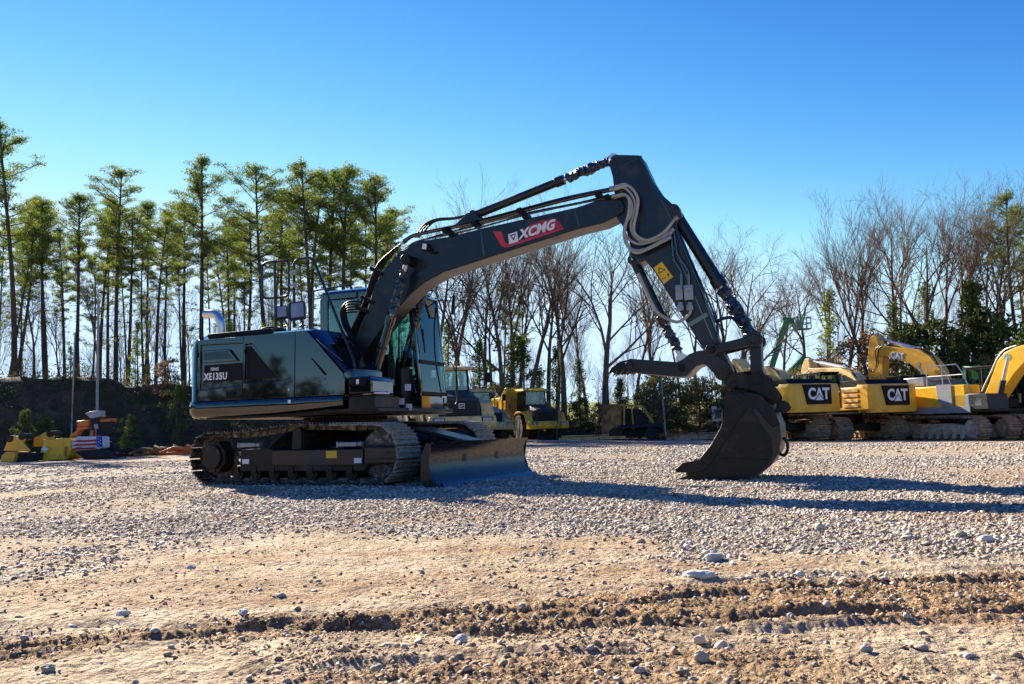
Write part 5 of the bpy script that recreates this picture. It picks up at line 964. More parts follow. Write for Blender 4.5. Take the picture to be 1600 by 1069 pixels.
def bg_excavator(fr, label, paint, side, tail=3.1, W=2.8, cabm=M_MATTE, low=M_DARK, hoodm=M_MATTE, mf=M_CLAY, tang=0, name='excavator', zt=2.45, cat='excavator'):
    root = thing(name, label, cat, fr.o, fr.a, 'excavators parked in a row'); h = W/2
    tr = bpy.data.objects.new('undercarriage', None)
    g = MB(); g.box((0, 0, .62), (2.2, 2.0, .35)); g.cyl((0, 0, .75), (0, 0, 1.28), .65, n=28); uc = g.build('undercarriage', low, root, bevel=.03); uc.rotation_euler = (0, 0, math.radians(tang))
    for s in (1, -1): t = small_track(root, s*1.25, mf=mf); t.rotation_euler = (0, 0, math.radians(tang))
    g = MB(); pl = [(-tail+.75, -h), (-tail+.18, -h+.10), (-tail, -h+.55), (-tail-.10, 0), (-tail, h-.55), (-tail+.18, h-.10), (-tail+.75, h)]
    g.loft([[(x, y*.96, 1.22) for x, y in pl], [(x, y, 1.32) for x, y in pl], [(x, y, zt-.15) for x, y in pl], [(x*(1-.02)+.0, y*.97, zt) for x, y in pl]]); CW_ = g.build('counterweight', paint, root, bevel=.03)
    g = MB(); g.box((-.6, 0, 1.27), (4.2, W-.1, .14)); g.build('house_floor', low, root, bevel=.02)
    g = MB(); g.box((-tail/2-.35, h-.45, (1.34+zt-.08)/2), (tail-.85, .9, zt-.08-1.34)); g.build('side_panel', paint, root, bevel=.05)
    g = MB(); g.box((-.4, -h+.45, (1.34+zt-.08)/2), (2*tail*.5+.9, .9, zt-.08-1.34)); g.build('side_panel', paint, root, bevel=.05)
    g = MB(); g.prism([(-tail+.35, zt-.05), (-tail+.55, zt+.20), (-.9, zt+.22), (-.7, zt-.05)], -h+.25, h-.25)
    for k in range(14): g.box((-tail+.8+k*.12, 0, zt+.225), (.05, W-.9, .02))
    g.build('engine_hood', hoodm, root, bevel=.04)
    if side > 0 or True:
        c0, c1 = h-1.02, h; g = MB()
        for y_ in (c0+.04, c1-.04):
            for x_ in (-.02, .75, 1.62): g.bar((x_, y_, 1.34), (x_-.10*(x_ > 1), y_, 3.10), .08, .09)
            g.box((.75, y_, 3.08), (1.6, .08, .10)); g.box((.78, y_, 1.65), (1.7, .05, .65))
        g.box((-.02, h-.51, 2.05), (.06, 1.0, 1.3)); g.box((1.6, h-.51, 1.55), (.06, 1.0, .4)); g.box((.75, h-.51, 3.14), (1.75, 1.04, .08)); cb_ = g.build('cab', cabm, root, bevel=.02)
        for y_ in (c0+.02, c1-.02): g = MB(); g.add([(0, y_, 1.95), (1.58, y_, 1.95), (1.5, y_, 3.05), (0, y_, 3.05)], [(0, 1, 2, 3)]); g.add([(0, y_+.008, 1.95), (1.58, y_+.008, 1.95), (1.5, y_+.008, 3.05), (0, y_+.008, 3.05)], [(0, 1, 2, 3)]); g.build('cab_window', M_GLASS, cb_, smooth=0)
        for x_ in (-.06, 1.62): g = MB(); xx = x_-.1*(x_ > 1); g.box(((x_+xx)/2, h-.51, 2.42), (.008, .9, 1.2)); g.build('cab_window', M_GLASS, cb_, smooth=0)
        g = MB(); g.box((.5, h-.5, 1.8), (.5, .5, .2)); g.box((.25, h-.5, 2.25), (.15, .45, .8)); g.build('seat', M_MATTE, cb_, bevel=.04)
    return root
def bg_poly(root, nm, pts, y0, y1, m, bevel=.02, smooth=12, parent=None): return MB().prism(pts, y0, y1).build(nm, m, parent or root, smooth=smooth, bevel=bevel)
def bg_cyl(root, fr, z, a, c, b, y, r, m=M_ROD, mb=M_GREYP, nm='hydraulic_cylinder'):
    A, C_, B = [Vector((q[0], y, q[1])) for q in z([a, c, b], y)]; g = MB(); g.cyl(A, C_, r, n=14); g.cyl(A-Vector((0, .05, 0)), A+Vector((0, .05, 0)), r*1.4, n=12); o = g.build(nm, mb, root); g = MB(); g.cyl(C_, B, r*.6, n=12); g.cyl(B-Vector((0, .06, 0)), B+Vector((0, .06, 0)), r*1.2, n=12); g.build('piston_rod', m, o); return o
def bg_hose(root, z, pts, y, r=.03, nm='hydraulic_hose', m=M_RUBBER): g = MB(); g.path([(q[0], y, q[1]) for q in z(pts, y)], r, 6, 5); return g.build(nm, m, root)
def rear_logo(root, tail, zc, body='CAT'):
    x = -tail-.115; g = MB(); g.add([(x, .58, zc-.42), (x-.0, .76, zc+.42), (x, -.64, zc+.42), (x, -.64, zc-.42), (x+.2, .58, zc-.42), (x+.2, .76, zc+.42), (x+.2, -.64, zc+.42), (x+.2, -.64, zc-.42)], [(0, 1, 2, 3), (0, 4, 5, 1), (1, 5, 6, 2), (2, 6, 7, 3), (3, 7, 4, 0)]); p = g.build('logo_panel', M_MATTE, root, smooth=0)
    text('logo_lettering', body, .66, M_WHITE, p, (x-.012, .02, zc), (0, -1, 0), (0, 0, 1), bold=.026, sx=.86, spacing=.95)
    g = MB(); g.add([(x-.018, .22, zc-.25), (x-.018, -.22, zc-.25), (x-.018, .0, zc+.0)], [(0, 1, 2)]); g.build('logo_triangle', M_WHITE, p, smooth=0)
    g = MB(); g.tube([(x-.02, .25, zc-.25), (x-.02, 0, zc+.02), (x-.02, -.25, zc-.25)], .018, 4); g.build('logo_outline', M_MATTE, p)
# row of yellow excavators on the right (their left sides and rears face us)
def rowmachine(rpx, D, ang, label, paint, tail=3.1, **k):
    f0 = Frame(rpx, D, ang); c = f0.o+f0.f*tail; f1 = Frame(rpx, D, ang); f1.o = Vector((c.x, c.y, f0.o.z)); return f1, bg_excavator(f1, label, paint, 1, tail=tail, **k)
f1, m1 = rowmachine(1281, 37.5, 110, 'yellow excavator seen from behind with a lettered counterweight, partly behind the black bucket', M_YEL, tang=-14)
rear_logo(m1, 3.1, 1.98)
bg_poly(m1, 'boom', f1.z7([(60, 300), (85, 268), (110, 285), (130, 318), (240, 312), (300, 330), (335, 370), (352, 410), (300, 412), (200, 350), (120, 345), (60, 330)], .3), -.3, .3, M_YEL2)
for k in range(3): bg_hose(m1, f1.z7, [(200, 308+k*3), (270, 310+k*5), (320, 340+k*6), (340-k*6, 400)], .2-.2*k)
g = MB(); g.box((-1.6, 1.41, 1.9), (.9, .02, .8)); [g.box((-1.6, 1.43, 1.6+.12*k), (.8, .02, .05)) for k in range(6)]; g.build('vent_grille', M_YEL2, m1)
f2, m2 = rowmachine(1404, 38, 110, 'yellow excavator with faded arm, in the middle of the row, its lettered rear facing us', M_YEL, tang=-14)
rear_logo(m2, 3.1, 1.95)
for k in range(4): g = MB(); g.box((-1.95, 1.42, 1.55+.22*k), (.95, .03, .13)); g.build('vent', M_YEL2, m2, bevel=.01)
g = MB(); g.box((-.95, 1.41, 1.95), (.7, .02, .85)); p = g.build('side_badge_panel', M_MATTE, m2); text('side_lettering', 'CAT', .34, M_WHITE, p, (-.95, 1.43, 2.1), (-1, 0, 0), (0, 0, 1), bold=.012)
bg_poly(m2, 'arm', f2.z7([(437, 420), (436, 345), (445, 300), (460, 268), (478, 272), (486, 320), (474, 360), (474, 420)], .22), -.22, .22, M_YEL2)
B2 = bg_poly(m2, 'boom', f2.z7([(476, 318), (500, 318), (560, 316), (640, 318), (695, 340), (728, 378), (742, 418), (668, 420), (655, 390), (600, 376), (500, 362), (476, 350)], .3), -.3, .3, M_YEL2)
P = f2.z7([(518, 345), (535, 338), (585, 336), (570, 368), (530, 372)], .3); g = MB(); g.prism(P, .302, .312); p = g.build('decal', M_GREYP, B2); a, b = f2.z7([(532, 360), (572, 355)], .31); text('boom_lettering', 'CAT', .42, M_WHITE, p, ((a[0]+b[0])/2, .32, (a[1]+b[1])/2), (b[0]-a[0], 0, b[1]-a[1]), (0, 0, 1), bold=.012, sx=.9)
bg_cyl(m2, f2, f2.z7, (665, 318), (545, 293), (478, 276), 0, .12)
bg_cyl(m2, f2, f2.z7, (668, 415), (655, 385), (645, 355), .45, .08)
for k in range(3): bg_hose(m2, f2.z7, [(640, 312+k*4), (690, 322+k*5), (722, 360+k*5), (735, 410)], .2-.2*k)
bg_hose(m2, f2.z7, [(480, 330), (460, 350), (455, 380), (440, 375), (438, 340)], .35)
f3 = Frame(1462, 44, 118); m3 = bg_excavator(f3, 'yellow excavator with its arm raised tallest of the row, body hidden behind the grey one', M_YEL, 1, tail=2.6)
bg_poly(m3, 'arm', f3.z7([(797, 430), (788, 330), (786, 260), (792, 190), (803, 155), (820, 143), (832, 155), (842, 196), (856, 215), (864, 260), (862, 430)], .25), -.25, .25, M_YEL)
B3 = bg_poly(m3, 'boom', f3.z7([(826, 208), (870, 204), (960, 212), (1050, 220), (1108, 255), (1158, 318), (1188, 395), (1192, 430), (1096, 430), (1080, 380), (1058, 335), (1000, 293), (870, 254), (830, 256)], .32), -.32, .32, M_YEL)
P = f3.z7([(902, 248), (912, 236), (975, 238), (962, 274), (925, 266)], .32); g = MB(); g.prism(P, .322, .332); p = g.build('decal', M_GREYP, B3); a, b = f3.z7([(920, 252), (960, 257)], .33); text('boom_lettering', 'CAT', .46, M_WHITE, p, ((a[0]+b[0])/2, .34, (a[1]+b[1])/2), (b[0]-a[0], 0, b[1]-a[1]), (0, 0, 1), bold=.014, sx=.9)
bg_cyl(m3, f3, f3.z7, (1052, 222), (935, 190), (828, 152), 0, .12, mb=M_ROD); bg_cyl(m3, f3, f3.z7, (1085, 390), (1070, 350), (1052, 298), .48, .09)
for k in range(4): bg_hose(m3, f3.z7, [(1030, 212+k*4), (1090, 226+k*6), (1145, 285+k*6), (1178-6*k, 390)], .25-.15*k)
bg_hose(m3, f3.z7, [(845, 200), (826, 230), (832, 290), (815, 330), (792, 330)], .36); bg_hose(m3, f3.z7, [(890, 202), (850, 208), (838, 250), (840, 300), (815, 338)], .36)
f4 = Frame(1508, 38.5, -66); m4 = bg_excavator(f4, 'yellow and grey excavator with clay caked tracks, its side facing us at the right', M_YEL3, -1, tail=2.5, hoodm=M_GREYP, mf=M_CLAY, tang=-6)
sw = -1.4
g = MB(); g.box((-.5, sw-.012, 1.33), (4.0, .05, .28)); g.build('lower_skirt', M_GREYP, m4, bevel=.01)
g = MB(); g.prism([(.10, 1.5), (-.05, 1.75), (-.1, 2.42), (.65, 2.42), (.65, 1.5)], sw-.01, sw-.03); g.build('grey_side_door', M_GREYP, m4)
g = MB(); g.prism([(.66, 1.45), (.66, 1.95), (1.5, 1.95), (2.0, 1.85), (2.05, 1.45)], sw, sw+.9); g.build('battery_box', M_GREYP, m4, bevel=.03)
g = MB(); g.prism([(1.4, 1.3), (1.4, 1.98), (2.3, 1.95), (2.35, 1.3)], sw+.0, sw+1.2); g.build('front_step_box', M_HOOD, m4, bevel=.03)
for x0_ in (-.7, .1):
    g = MB(); P = [(x0_, sw+.15, 2.4), (x0_, sw+.15, 3.25), (x0_+.75, sw+.15, 3.25), (x0_+1.0, sw+.15, 2.9), (x0_+1.5, sw+.15, 1.8)]; g.tube(P, .025, 6); g.tube([(x0_, sw+.15, 2.8), (x0_+1.0, sw+.15, 2.8)], .02, 6); g.build('hand_rail', M_ROD, m4)
g = MB(); g.box((-1.4, -.6, 2.62), (1.1, 1.3, .38)); g.build('grey_grille_box', M_BOOT, m4, bevel=.03)
bg_poly(m4, 'boom', f4.z7([(1388, 462), (1410, 420), (1440, 340), (1462, 280), (1500, 235), (1560, 207), (1640, 185), (1760, 200), (1860, 260), (1870, 300), (1760, 262), (1650, 262), (1590, 300), (1545, 350), (1500, 420), (1462, 480), (1430, 492), (1398, 482)], -.32), -.32, .32, M_YEL3)
bg_poly(m4, 'arm', f4.z7([(1850, 230), (1900, 300), (1930, 450), (1930, 640), (1890, 640), (1860, 480), (1820, 290)], -.25), -.25, .25, M_YEL3)
bg_cyl(m4, f4, f4.z7, (1465, 500), (1492, 380), (1518, 262), -.5, .12, mb=M_HOOD)
for k in range(4): bg_hose(m4, f4.z7, [(1560, 200+k*3), (1500, 222+k*4), (1462, 265+k*5), (1432+4*k, 330), (1398, 400+k*6), (1380+8*k, 440)], -.3+.15*k, .028, m=M_BOOT if k == 0 else M_RUBBER)
f5 = Frame(1560, 50, 120); m5 = bg_excavator(f5, 'bright yellow excavator whose horizontal boom with pale blue lettering shows behind the railings', M_YEL3, 1, tail=2.4)
B5 = bg_poly(m5, 'boom', f5.z7([(1160, 345), (1180, 338), (1300, 338), (1390, 342), (1420, 372), (1440, 450), (1385, 450), (1370, 402), (1300, 392), (1190, 372), (1160, 372)], .3), -.3, .3, M_YEL3)
a, b = f5.z7([(1258, 368), (1330, 372)], .31); text('boom_lettering', 'XCMG', .62, mat('pale blue lettering', (.35, .45, .72), .5), B5, ((a[0]+b[0])/2, .315, (a[1]+b[1])/2), (b[0]-a[0], 0, b[1]-a[1]), (0, 0, 1), bold=.02, sx=.85)
bg_cyl(m5, f5, f5.z7, (1390, 330), (1250, 310), (1160, 294), 0, .13, mb=M_ROD)
bg_poly(m5, 'arm', f5.z7([(1150, 460), (1150, 330), (1140, 290), (1160, 286), (1182, 340), (1180, 460)], .22), -.22, .22, M_YEL3)
# dark machine at the right edge
f6 = Frame(1590, 36, -75); f6.o.x += .9
m6 = bg_excavator(f6, 'dark green cabbed black excavator cut off by the right edge of the picture', M_HOOD, -1, tail=2.4, cabm=M_CHAR, low=M_CHAR); m6.location.y += 3.2
g = MB(); g.prism([(-.6, 2.4), (-.5, 3.3), (.3, 3.2), (.5, 2.4)], -.2, -1.1); g.build('side_guard', M_GREEN, m6, bevel=.03)
# ------------------------------------------------------------------ green boom lift
fl_ = Frame(1240, 52, 180); gl = thing('boom_lift', 'green articulated boom lift with a work basket raised over the excavators', 'boom lift', fl_.o, fl_.a)
def zq(pts): return [(lambda q: Vector((q[0], 0, q[1])))(fl_.t(a, b, 0)) for a, b in pts]
a, b, c, d = zq([(1200, 588), (1228, 500), (1222, 597), (1257, 558)])
g = MB(); g.bar(a, b, .34, .42, up=(0, 1, 0)); g.build('upper_boom', M_GREEN, gl, bevel=.03); g = MB(); g.bar(c, d, .34, .45, up=(0, 1, 0)); g.build('lower_boom', M_GREEN, gl, bevel=.03)
e1, e2 = zq([(1198, 586), (1222, 600)]); g = MB(); g.bar(e1, e2, .3, .5, up=(0, 1, 0)); g.build('knuckle', M_GREEN, gl, bevel=.03); g = MB(); e1, e2 = zq([(1222, 500), (1240, 502)]); g.bar(e1, e2, .3, .3, up=(0, 1, 0)); g.build('jib', M_GREEN, gl, bevel=.03)
g = MB(); p0, p1 = zq([(1238, 515), (1263, 497)])
for z_ in (p0.z, (p0.z+p1.z)/2, p1.z):
    for y_ in (-.4, .4): g.bar((p0.x, y_, z_), (p1.x, y_, z_), .05, .05)
    for x_ in (p0.x, p1.x): g.bar((x_, -.4, z_), (x_, .4, z_), .05, .05)
for k in range(5):
    for y_ in (-.4, .4): x_ = p0.x+(p1.x-p0.x)*k/4; g.bar((x_, y_, p0.z), (x_, y_, p1.z+.02), .045, .045)
g.box(((p0.x+p1.x)/2, 0, p0.z), (abs(p1.x-p0.x), .8, .06)); wb = g.build('work_basket', M_GREEN, gl); g = MB(); g.box(((p0.x+p1.x)/2, -.3, (p0.z+p1.z)/2), (.35, .2, .5)); g.build('control_box', M_GREYP, wb, bevel=.02)
g = MB(); g.box((d.x, 0, 1.0), (3.6, 1.9, .9)); g.bar((d.x, 0, 1.0), d, .5, .5); g.build('chassis', M_GREEN, gl, bevel=.06)
for sx in (-1.3, 1.3):
    for sy in (-1, 1): g = MB(); g.cyl((d.x+sx, sy*.85, .5), (d.x+sx, sy*1.15, .5), .5, n=24); g.build('wheel', M_TYRE, gl, bevel=.04)
# ------------------------------------------------------------------ haulers
def wheel(parent, x, y, r, w_=.55, rim=M_YEL2):
    g = MB(); s = 1 if y > 0 else -1; g.loft([[(x+rr*math.cos(a), y+dy, r+rr*math.sin(a)) for a in [2*math.pi*k/28 for k in range(28)]] for rr, dy in ((r*.6, -w_/2), (r*.93, -w_/2), (r, -w_*.35), (r, w_*.35), (r*.93, w_/2), (r*.6, w_/2))])
    for k in range(24):
        a = 2*math.pi*k/24; g.box((x+r*math.cos(a), y, r+r*math.sin(a)), (.05, w_*.95, .09), (0, -a, .35))
    o = g.build('wheel', M_TYRE, parent); g = MB(); g.cyl((x, y-w_*.42, r), (x, y+w_*.42, r), r*.58, n=24); g.cyl((x, y-w_*.46, r), (x, y+w_*.46, r), r*.28, n=16); g.build('rim', rim, o, bevel=.02); return o
def hauler(px, D, ang, sc, label, paint, hood=M_HOOD, mark=None, bed=True, roof=None):
    f = Frame(px, D, ang); r = thing('dump_truck', label, 'dump truck', f.o, f.a, 'articulated dump trucks by the tree line'); r.scale = (sc, sc, sc)
    g = MB(); g.loft([[(0, -.85, 1.25), (0, .85, 1.25), (0, .80, 1.95), (-.12, .68, 2.12), (-.12, -.68, 2.12), (0, -.80, 1.95)][::-1], [(-1.9, -.95, 1.25), (-1.9, .95, 1.25), (-1.9, .95, 2.2), (-1.9, .8, 2.5), (-1.9, -.8, 2.5), (-1.9, -.95, 2.2)][::-1]]); H_ = g.build('hood', hood, r, bevel=.05)
    g = MB(); g.box((.02, 0, 1.62), (.04, 1.3, .6)); gr = g.build('grille', M_MATTE, H_, bevel=.01); g = MB(); [g.box((.045, 0, 1.38+.08*k), (.012, 1.25, .03)) for k in range(7)]; g.build('grille_slats', M_HOOD, gr)
    if mark: g = MB(); g.box((.055, 0, 1.72), (.012, .26, .22)); g.build('maker_badge', M_WHITE, gr); g = MB(); g.box((.064, 0, 1.72), (.01, .20, .16)); g.build('badge_centre', M_HOOD, gr); g = MB(); g.bar((.072, -.07, 1.70), (.072, .06, 1.75), .02, .03); g.build('badge_mark', M_WHITE, gr)
    g = MB(); g.prism([(-.3, .75), (.35, .75), (.42, 1.0), (.30, 1.28), (-.3, 1.28)], -1.45, 1.45); bp_ = g.build('bumper', paint, r, bevel=.06)
    for s in (-1, 1): g = MB(); g.box((.34, s*1.05, 1.12), (.12, .50, .22)); hl = g.build('headlight', M_MATTE, bp_, bevel=.02); g = MB(); g.box((.405, s*1.05, 1.12), (.01, .42, .16)); g.build('headlight_lens', M_BOOT, hl)
    for s in (-1, 1): g = MB(); g.loft([[(x, s*.95, z_), (x, s*1.5, z_), (x, s*1.5, z_-.14), (x, s*.95, z_-.14)] for x, z_ in ((-.2, 1.3), (-.5, 1.85), (-1.1, 2.0), (-1.9, 2.0), (-2.5, 1.85), (-2.8, 1.3))]); g.build('fender', paint, r, bevel=.02)
    g = MB()
    for x_ in (-1.95, -3.35):
        for s in (-1, 1): g.bar((x_, s*.80, 2.0), (x_-.08*(x_ > -2), s*.74, 3.42), .10, .10)
    g.box((-2.65, 0, 1.95), (1.5, 1.7, .9)); g.box((-3.35, 0, 2.5), (.08, 1.6, .5)); C_ = g.build('cab', M_MATTE, r, bevel=.03)
    g = MB(); g.prism([(-3.5, 3.38), (-3.45, 3.58), (-2.0, 3.58), (-1.75, 3.5), (-1.72, 3.40)], -.95, .95); g.build('roof', roof or paint, C_, bevel=.04)
    g = MB(); g.box((-1.98, 0, 2.92), (.02, 1.5, .92), (0, -.06, 0)); g.build('windscreen', M_GLASS, C_)
    for s in (-1, 1): g = MB(); g.box((-2.7, s*.80, 2.9), (1.3, .02, .9)); g.build('side_window', M_GLASS, C_)
    for s in (-1, 1): g = MB(); g.tube([(-1.7, s*.9, 3.3), (-1.3, s*1.5, 3.35), (-1.3, s*1.5, 2.9)], .025, 6); g.box((-1.3, s*1.5, 3.0), (.10, .24, .45)); g.build('mirror', M_MATTE, C_)
    g = MB(); g.prism([(-8.8, 1.0), (-8.8, 1.4), (-1.5, 1.4), (-.2, 1.1), (-.2, .8)], -.45, .45); g.build('chassis', M_HOOD, r, bevel=.03)
    if bed: g = MB(); g.prism([(-4.0, 1.6), (-3.75, 3.75), (-4.0, 3.75), (-5.0, 3.1), (-9.2, 3.1), (-9.6, 2.5), (-8.2, 1.55)], -1.5, 1.5); b = g.build('dump_body', paint, r, bevel=.05); g = MB(); [g.box((-4.6-k*1.1, s*1.52, 2.3), (.12, .08, 1.3)) for k in range(4) for s in (-1, 1)]; g.build('body_rib', paint, b)
    else: g = MB(); g.prism([(-9.0, 1.3), (-9.0, 1.75), (-3.6, 1.75), (-3.6, 1.3)], -1.4, 1.4); g.build('side_frame', paint, r, bevel=.05)
    for x_ in (-1.7, -5.8, -7.5):
        for s in (-1, 1): wheel(r, x_, s*1.22, .88)
    return r
hauler(722, 32.5, -74, .86, 'tan dump truck with a graphite hood, right behind the black cab', M_YEL2, mark=True, bed=False)
g = MB()
hauler(772, 42, -62, .70, 'small hauler with a dark grille and pale yellow hood, between the two nearest trucks', M_YEL2, hood=M_GREYP)
hauler(856, 43.5, -68, .72, 'bright yellow dump truck with raised tan bed, at the tree line under the boom', M_YEL3, hood=M_HOOD)
# ------------------------------------------------------------------ scrap along the edge of the yard
def gp(px, D): p = at(px, 680, D); return Vector((p.x, D, float(base_h(np.array([p.x]), np.array([D]))[0])))
rnd = random.Random(11)
o = gp(990, 43); t = thing('burnt_cab', 'burnt out rusty machine cab lying at the yard edge under the thumb', 'scrap cab', o, math.radians(-12))
g = MB(); g.box((-1.0, .2, 1.0), (1.0, 1.4, 1.5)); g.build('rust_panel', M_RUST, t, bevel=.05)
g = MB(); g.bar((-.5, -.5, 1.7), (-.5, .6, 1.7), .1, .1); g.bar((.5, -.5, 1.6), (.5, .6, 1.6), .1, .1); g.bar((-.5, -.5, 1.7), (.5, -.5, 1.6), .1, .1); g.bar((-.4, -.5, .5), (-.35, -.5, 1.7), .09, .09); g.bar((.05, -.5, .5), (.0, -.5, 1.65), .07, .07); g.bar((.5, -.5, 1.6), (1.1, -.5, .6), .09, .09); g.bar((-.5, .6, 1.7), (.5, .6, 1.6), .1, .1); g.bar((.5, .6, 1.6), (1.1, .6, .6), .09, .09); g.build('frame_rails', mat('scorched yellow paint', (.45, .27, .04), .7, var=.4), t)
g = MB(); g.prism([(-.5, .4), (-.4, 1.5), (.4, 1.45), (.9, .6), (1.6, .5), (1.5, .2), (-.4, .1)], -.3, .6); g.loft([[(-.7, -.9, .55), (1.4, -.9, .60), (1.4, .3, .75), (-.7, .3, .75)][::-1], [(-.6, -.8, .68), (1.1, -.8, .74), (1.2, .3, .86), (-.6, .3, .86)][::-1]]); g.build('charred_hood', M_CHAR, t, bevel=.04)
for x_ in (-.8, .9): g = MB(); g.cyl((x_, -.7, .3), (x_, -.4, .3), .32, n=16); g.build('wheel', M_CHAR, t)
for k in range(7): g = MB(); a = rnd.uniform(0, 6); p = Vector((rnd.uniform(.8, 2.6), rnd.uniform(-.6, .8), .12)); g.bar(p, p+Vector((math.cos(a)*1.1, math.sin(a)*.5, rnd.uniform(-.05, .5))), .06, .06); g.build('bent_bar', M_RUST, t)
beams = [(1095, 42.5, 3.4, (.20, .28, .22), M_CLAY, 'tan steel beam lying on the ground left of the bucket'), (1070, 43, 2.2, (.25, .22, .30), M_RUST, 'rusty beam stub lying left of the tan steel beam'), (1120, 44, 2.6, (.18, .35, .35), M_CHAR, 'dark scrap girder lying just beside the bucket edge'), (905, 43, 3.0, (.22, .25, .18), M_CHAR, 'dark flat rails stacked left of the burnt cab'), (925, 42.2, 3.2, (.15, .2, .12), M_YEL2, 'dull yellow bar lying on the ground left of the burnt cab'), (880, 43.5, 2.4, (.2, .3, .25), M_CHAR, 'black scrap frame right of the yellow dump truck'), (1150, 43, 3.0, (.2, .3, .4), M_CHAR, 'dark trailer frame directly behind the bucket')]
for px, D, L, s, m, lab in beams:
    o = gp(px, D); g = MB(); g.box((0, 0, s[2]+.02), (L, s[0], .04)); g.box((0, 0, .04), (L, s[0], .04)); g.box((0, 0, s[2]/2+.02), (L, .04, s[2])); g.box((0, .5, s[2]+.1), (L*.9, s[0], .05)); g.box((0, .5, s[2]*.5+.05), (L*.9, .05, s[2]))
    for k in range(4): g.box((-L/2+L*(k+.5)/4, .25, .1), (.08, .9, .12))
    ob = g.build('steel_beam', m, None, bevel=.01); ob.location = o; ob.rotation_euler = (0, 0, rnd.uniform(-.2, .2)); tag(ob, lab, 'steel beam', 'scrap steel lying at the yard edge')
o = gp(1122, 43.5); g = MB(); g.box((0, 0, 1.25), (.5, .3, .75)); g.box((0, 0, .5), (.1, .1, .9)); ob = thing('control_cabinet', 'small white cabinet on a post peeking out left of the bucket', 'cabinet', o); g.build('cabinet_body', M_WHITE, ob, bevel=.03); g = MB(); g.box((.0, -.16, 1.25), (.3, .02, .45)); g.build('cabinet_panel', M_GREYP, ob); g = MB(); g.cyl((.15, 0, 1.6), (.15, 0, 2.0), .14, n=12); g.build('green_cap', M_GREEN, ob)
# stretch of old tracks lying left of the excavator
def lying_track(px, D, L, ang, lab):
    o = gp(px, D); g = MB()
    for k in range(int(L/.19)): g.box((-L/2+k*.19, 0, .12+.05*math.sin(k*.6)), (.16, .62, .05), (0, .25, 0)); g.box((-L/2+k*.19+.04, 0, .20+.05*math.sin(k*.6)), (.05, .62, .12)); g.box((-L/2+k*.19, 0, .05), (.15, .2, .08))
    ob = g.build('scrap_track', M_SHOE, None, smooth=0, bevel=0); ob.location = o; ob.rotation_euler = (0, 0, ang); tag(ob, lab, 'scrap track', 'old crawler tracks lying in the yard')
lying_track(205, 36, 3.6, .05, 'old crawler track stretched out right beside the flag covered load'); lying_track(240, 38, 4.2, -.03, 'old crawler track lying farther back, left of the excavator'); lying_track(275, 37, 2.4, .1, 'short piece of old track lying nearest the excavator rear'); lying_track(222, 37, 3.6, .0, 'rusty crawler track piled between two longer ones')
for k, (px, D, c, lab) in enumerate(((262, 35.5, M_ORANGE, 'orange plank lying near the excavator counterweight'), (282, 35.0, M_ORANGE, 'orange bracket lying just behind the track sprocket'), (190, 35.5, M_CHAR, 'dark twisted scrap bar right of the black mats'), (232, 35.4, M_RUST, 'bent rusty scrap bar in front of the old tracks'))):
    o = gp(px, D); g = MB(); P = [(-.8, 0, .1), (-.3, .1, .3), (.2, 0, .25), (.8, .1, .12)]; g.tube(P, .07, 6); g.box((0, .2, .08), (1.3, .2, .1)); g.box((.3, .1, .25), (.3, .3, .25), (.2, .4, .3)); ob = g.build('scrap_bar', c, None, bevel=.01); ob.location = o; tag(ob, lab, 'scrap metal')
# ------------------------------------------------------------------ attachments on the far left
def lf3(px, py, D): return at(px, py, D)
def px_prism(name, pts, D, depth, m, parent, o, bevel=.02):
    P = [(at(a, b, D).x-o.x, at(a, b, D).z-o.z) for a, b in pts]; return MB().prism(P, D-o.y, D-o.y+depth).build(name, m, parent, smooth=15, bevel=bevel)
def zL(pts): return [(a/5, 560+b/5) for a, b in pts]
D_ = 33
o = gp(28, D_); t = thing('excavator_coupler', 'yellow hydraulic coupler frame with two round eyes, leftmost attachment on the ground', 'attachment', o)
for dy in (0, .45): px_prism('side_plate', zL([(25, 720), (55, 650), (60, 610), (90, 600), (130, 612), (165, 595), (195, 605), (198, 640), (180, 660), (235, 715), (235, 730)]), D_+dy, .06, M_YEL, t, o)
g = MB(); 
for a, b in zL([(78, 628), (175, 612)]): p = at(a, b, D_)-o; g.cyl((p.x, -.04, p.z), (p.x, .56, p.z), .13, n=20)
g.build('coupler_eye', M_DARK, t); px_prism('base_shoe', zL([(0, 815), (10, 760), (45, 730), (110, 735), (120, 770), (100, 815)]), D_-.3, 1.0, M_YEL, t, o); px_prism('rubber_pad', zL([(100, 805), (105, 745), (235, 735), (310, 740), (300, 790), (240, 805)]), D_-.1, .5, M_CHAR, t, o)
o = gp(82, 33.5); t = thing('excavator_bucket', 'yellow excavator bucket with a smooth side and toothed lip, beside the flag load', 'bucket', o)
px_prism('bucket_shell', zL([(285, 800), (330, 680), (330, 635), (440, 628), (545, 622), (552, 700), (545, 760), (510, 795)]), 33.2, 1.2, M_YEL3, t, o, .04)
for dy in (0, .5): px_prism('hinge_ear', zL([(262, 690), (262, 620), (300, 608), (345, 580), (400, 575), (420, 600), (420, 625), (440, 650), (400, 690)]), 33.6+dy, .07, M_YEL, t, o)
g = MB(); p = at(398/5, 560+590/5, 33.6)-o; g.cyl((p.x, -.0, p.z), (p.x, .7, p.z), .12, n=18); g.build('hinge_pin', M_DARK, t); px_prism('tooth', zL([(495, 760), (505, 685), (515, 690), (512, 770)]), 33.1, .08, M_RUST, t, o)
px_prism('white_tag', zL([(320, 710), (345, 685), (378, 708), (355, 732)]), 33.05, .02, M_WHITE, t, o, 0)
o = gp(140, 34); t = thing('salt_spreader', 'orange spreader machine with a hopper and folded chute standing behind the flag load', 'spreader', o)
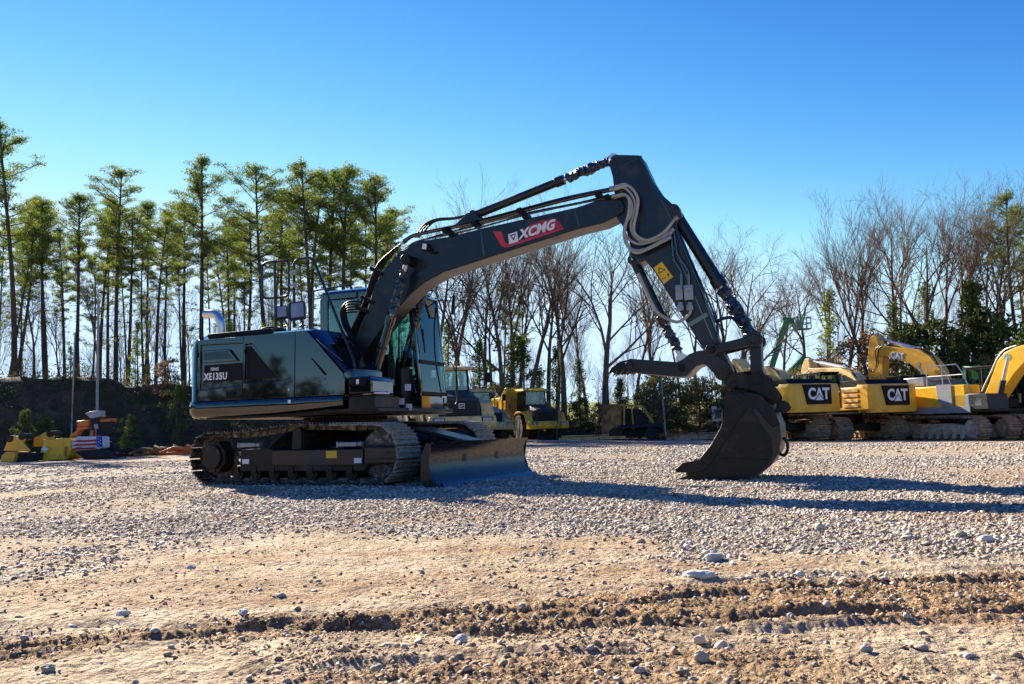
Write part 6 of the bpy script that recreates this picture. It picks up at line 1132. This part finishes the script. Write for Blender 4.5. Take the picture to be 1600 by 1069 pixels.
px_prism('hopper', zL([(595, 490), (690, 482), (690, 530), (600, 535)]), 34.0, .5, M_ORANGE, t, o); px_prism('chute_arm', zL([(540, 640), (545, 600), (590, 570), (600, 535), (690, 535), (688, 548), (630, 560), (600, 600), (560, 612), (560, 640)]), 34.0, .3, M_ORANGE, t, o)
px_prism('hopper', zL([(775, 478), (865, 470), (850, 515), (790, 520)]), 34.0, .6, M_ORANGE, t, o); px_prism('column', zL([(790, 520), (848, 515), (855, 570), (800, 580), (800, 640), (740, 640), (760, 560)]), 34.1, .5, M_ORANGE, t, o); px_prism('strut', zL([(690, 640), (705, 560), (728, 560), (730, 640)]), 34.0, .2, M_ORANGE, t, o)
px_prism('engine_head', zL([(662, 430), (700, 415), (785, 408), (790, 455), (725, 470), (700, 465)]), 34.0, .4, M_BOOT, t, o); px_prism('hose_block', zL([(705, 470), (770, 470), (790, 500), (745, 530), (708, 525)]), 34.05, .3, M_CHAR, t, o); px_prism('valve_cover', zL([(733, 512), (775, 510), (775, 552), (733, 552)]), 33.95, .2, M_BOOT, t, o)
o = gp(135, 33.2); t = thing('flag_covered_load', 'load on the ground draped with a red and white striped flag with a blue corner', 'covered load', o)
px_prism('load_body', zL([(555, 715), (550, 650), (600, 612), (790, 608), (795, 700), (700, 720)]), 33.3, .9, mat('flag white cloth', (.72, .70, .70), .8, var=.1), t, o, .05)
rw = [(560, 655, 750, 640), (552, 685, 750, 668), (556, 712, 745, 700)]
for a, b, c, d in rw: px_prism('red_stripe', zL([(a, b), (a+50, b-18), ((a+c)/2, (b+d)/2-8), (c, d-6), (c, d+8), ((a+c)/2, (b+d)/2+6), (a+40, b-2)]), 33.27, .02, mat('flag red', (.5, .02, .04), .8) if a == 560 else MATS['flag red'], t, o, 0)
px_prism('blue_canton', zL([(752, 612), (796, 610), (798, 690), (755, 690)]), 33.26, .03, mat('flag blue', (.03, .07, .38), .8), t, o, 0)
g = MB()
for a, b in ((765, 630), (785, 640), (770, 655), (788, 665), (765, 675)): q = at(a/5, 560+b/5, 33.25)-o; g.box((q.x, q.y, q.z), (.028, .01, .028), (0, .78, 0))
g.build('white_stars', M_WHITE, t)
o = gp(140, 32.6); g = MB(); P = [at(a, b, 32.6)-o for a, b in zL([(575, 725), (700, 715), (790, 715), (890, 782), (660, 792)])]; g.prism([(p.x, p.z) for p in P], -.0, .5); ob = g.build('black_mat', M_CHAR, None, bevel=.02); ob.location = o; tag(ob, 'black sloping steel plate lying in front of the flag covered load', 'steel plate')
o = gp(166, 34.2); g = MB(); [g.cyl((0, 0, .13+.26*k), (0, 0, .36+.26*k), .33+.02*(k % 2), n=20) for k in range(5)]; ob = g.build('tyre_stack', M_CHAR, None, bevel=.03); ob.location = o; tag(ob, 'dark stack of tyres right of the flag covered load', 'tyre stack')
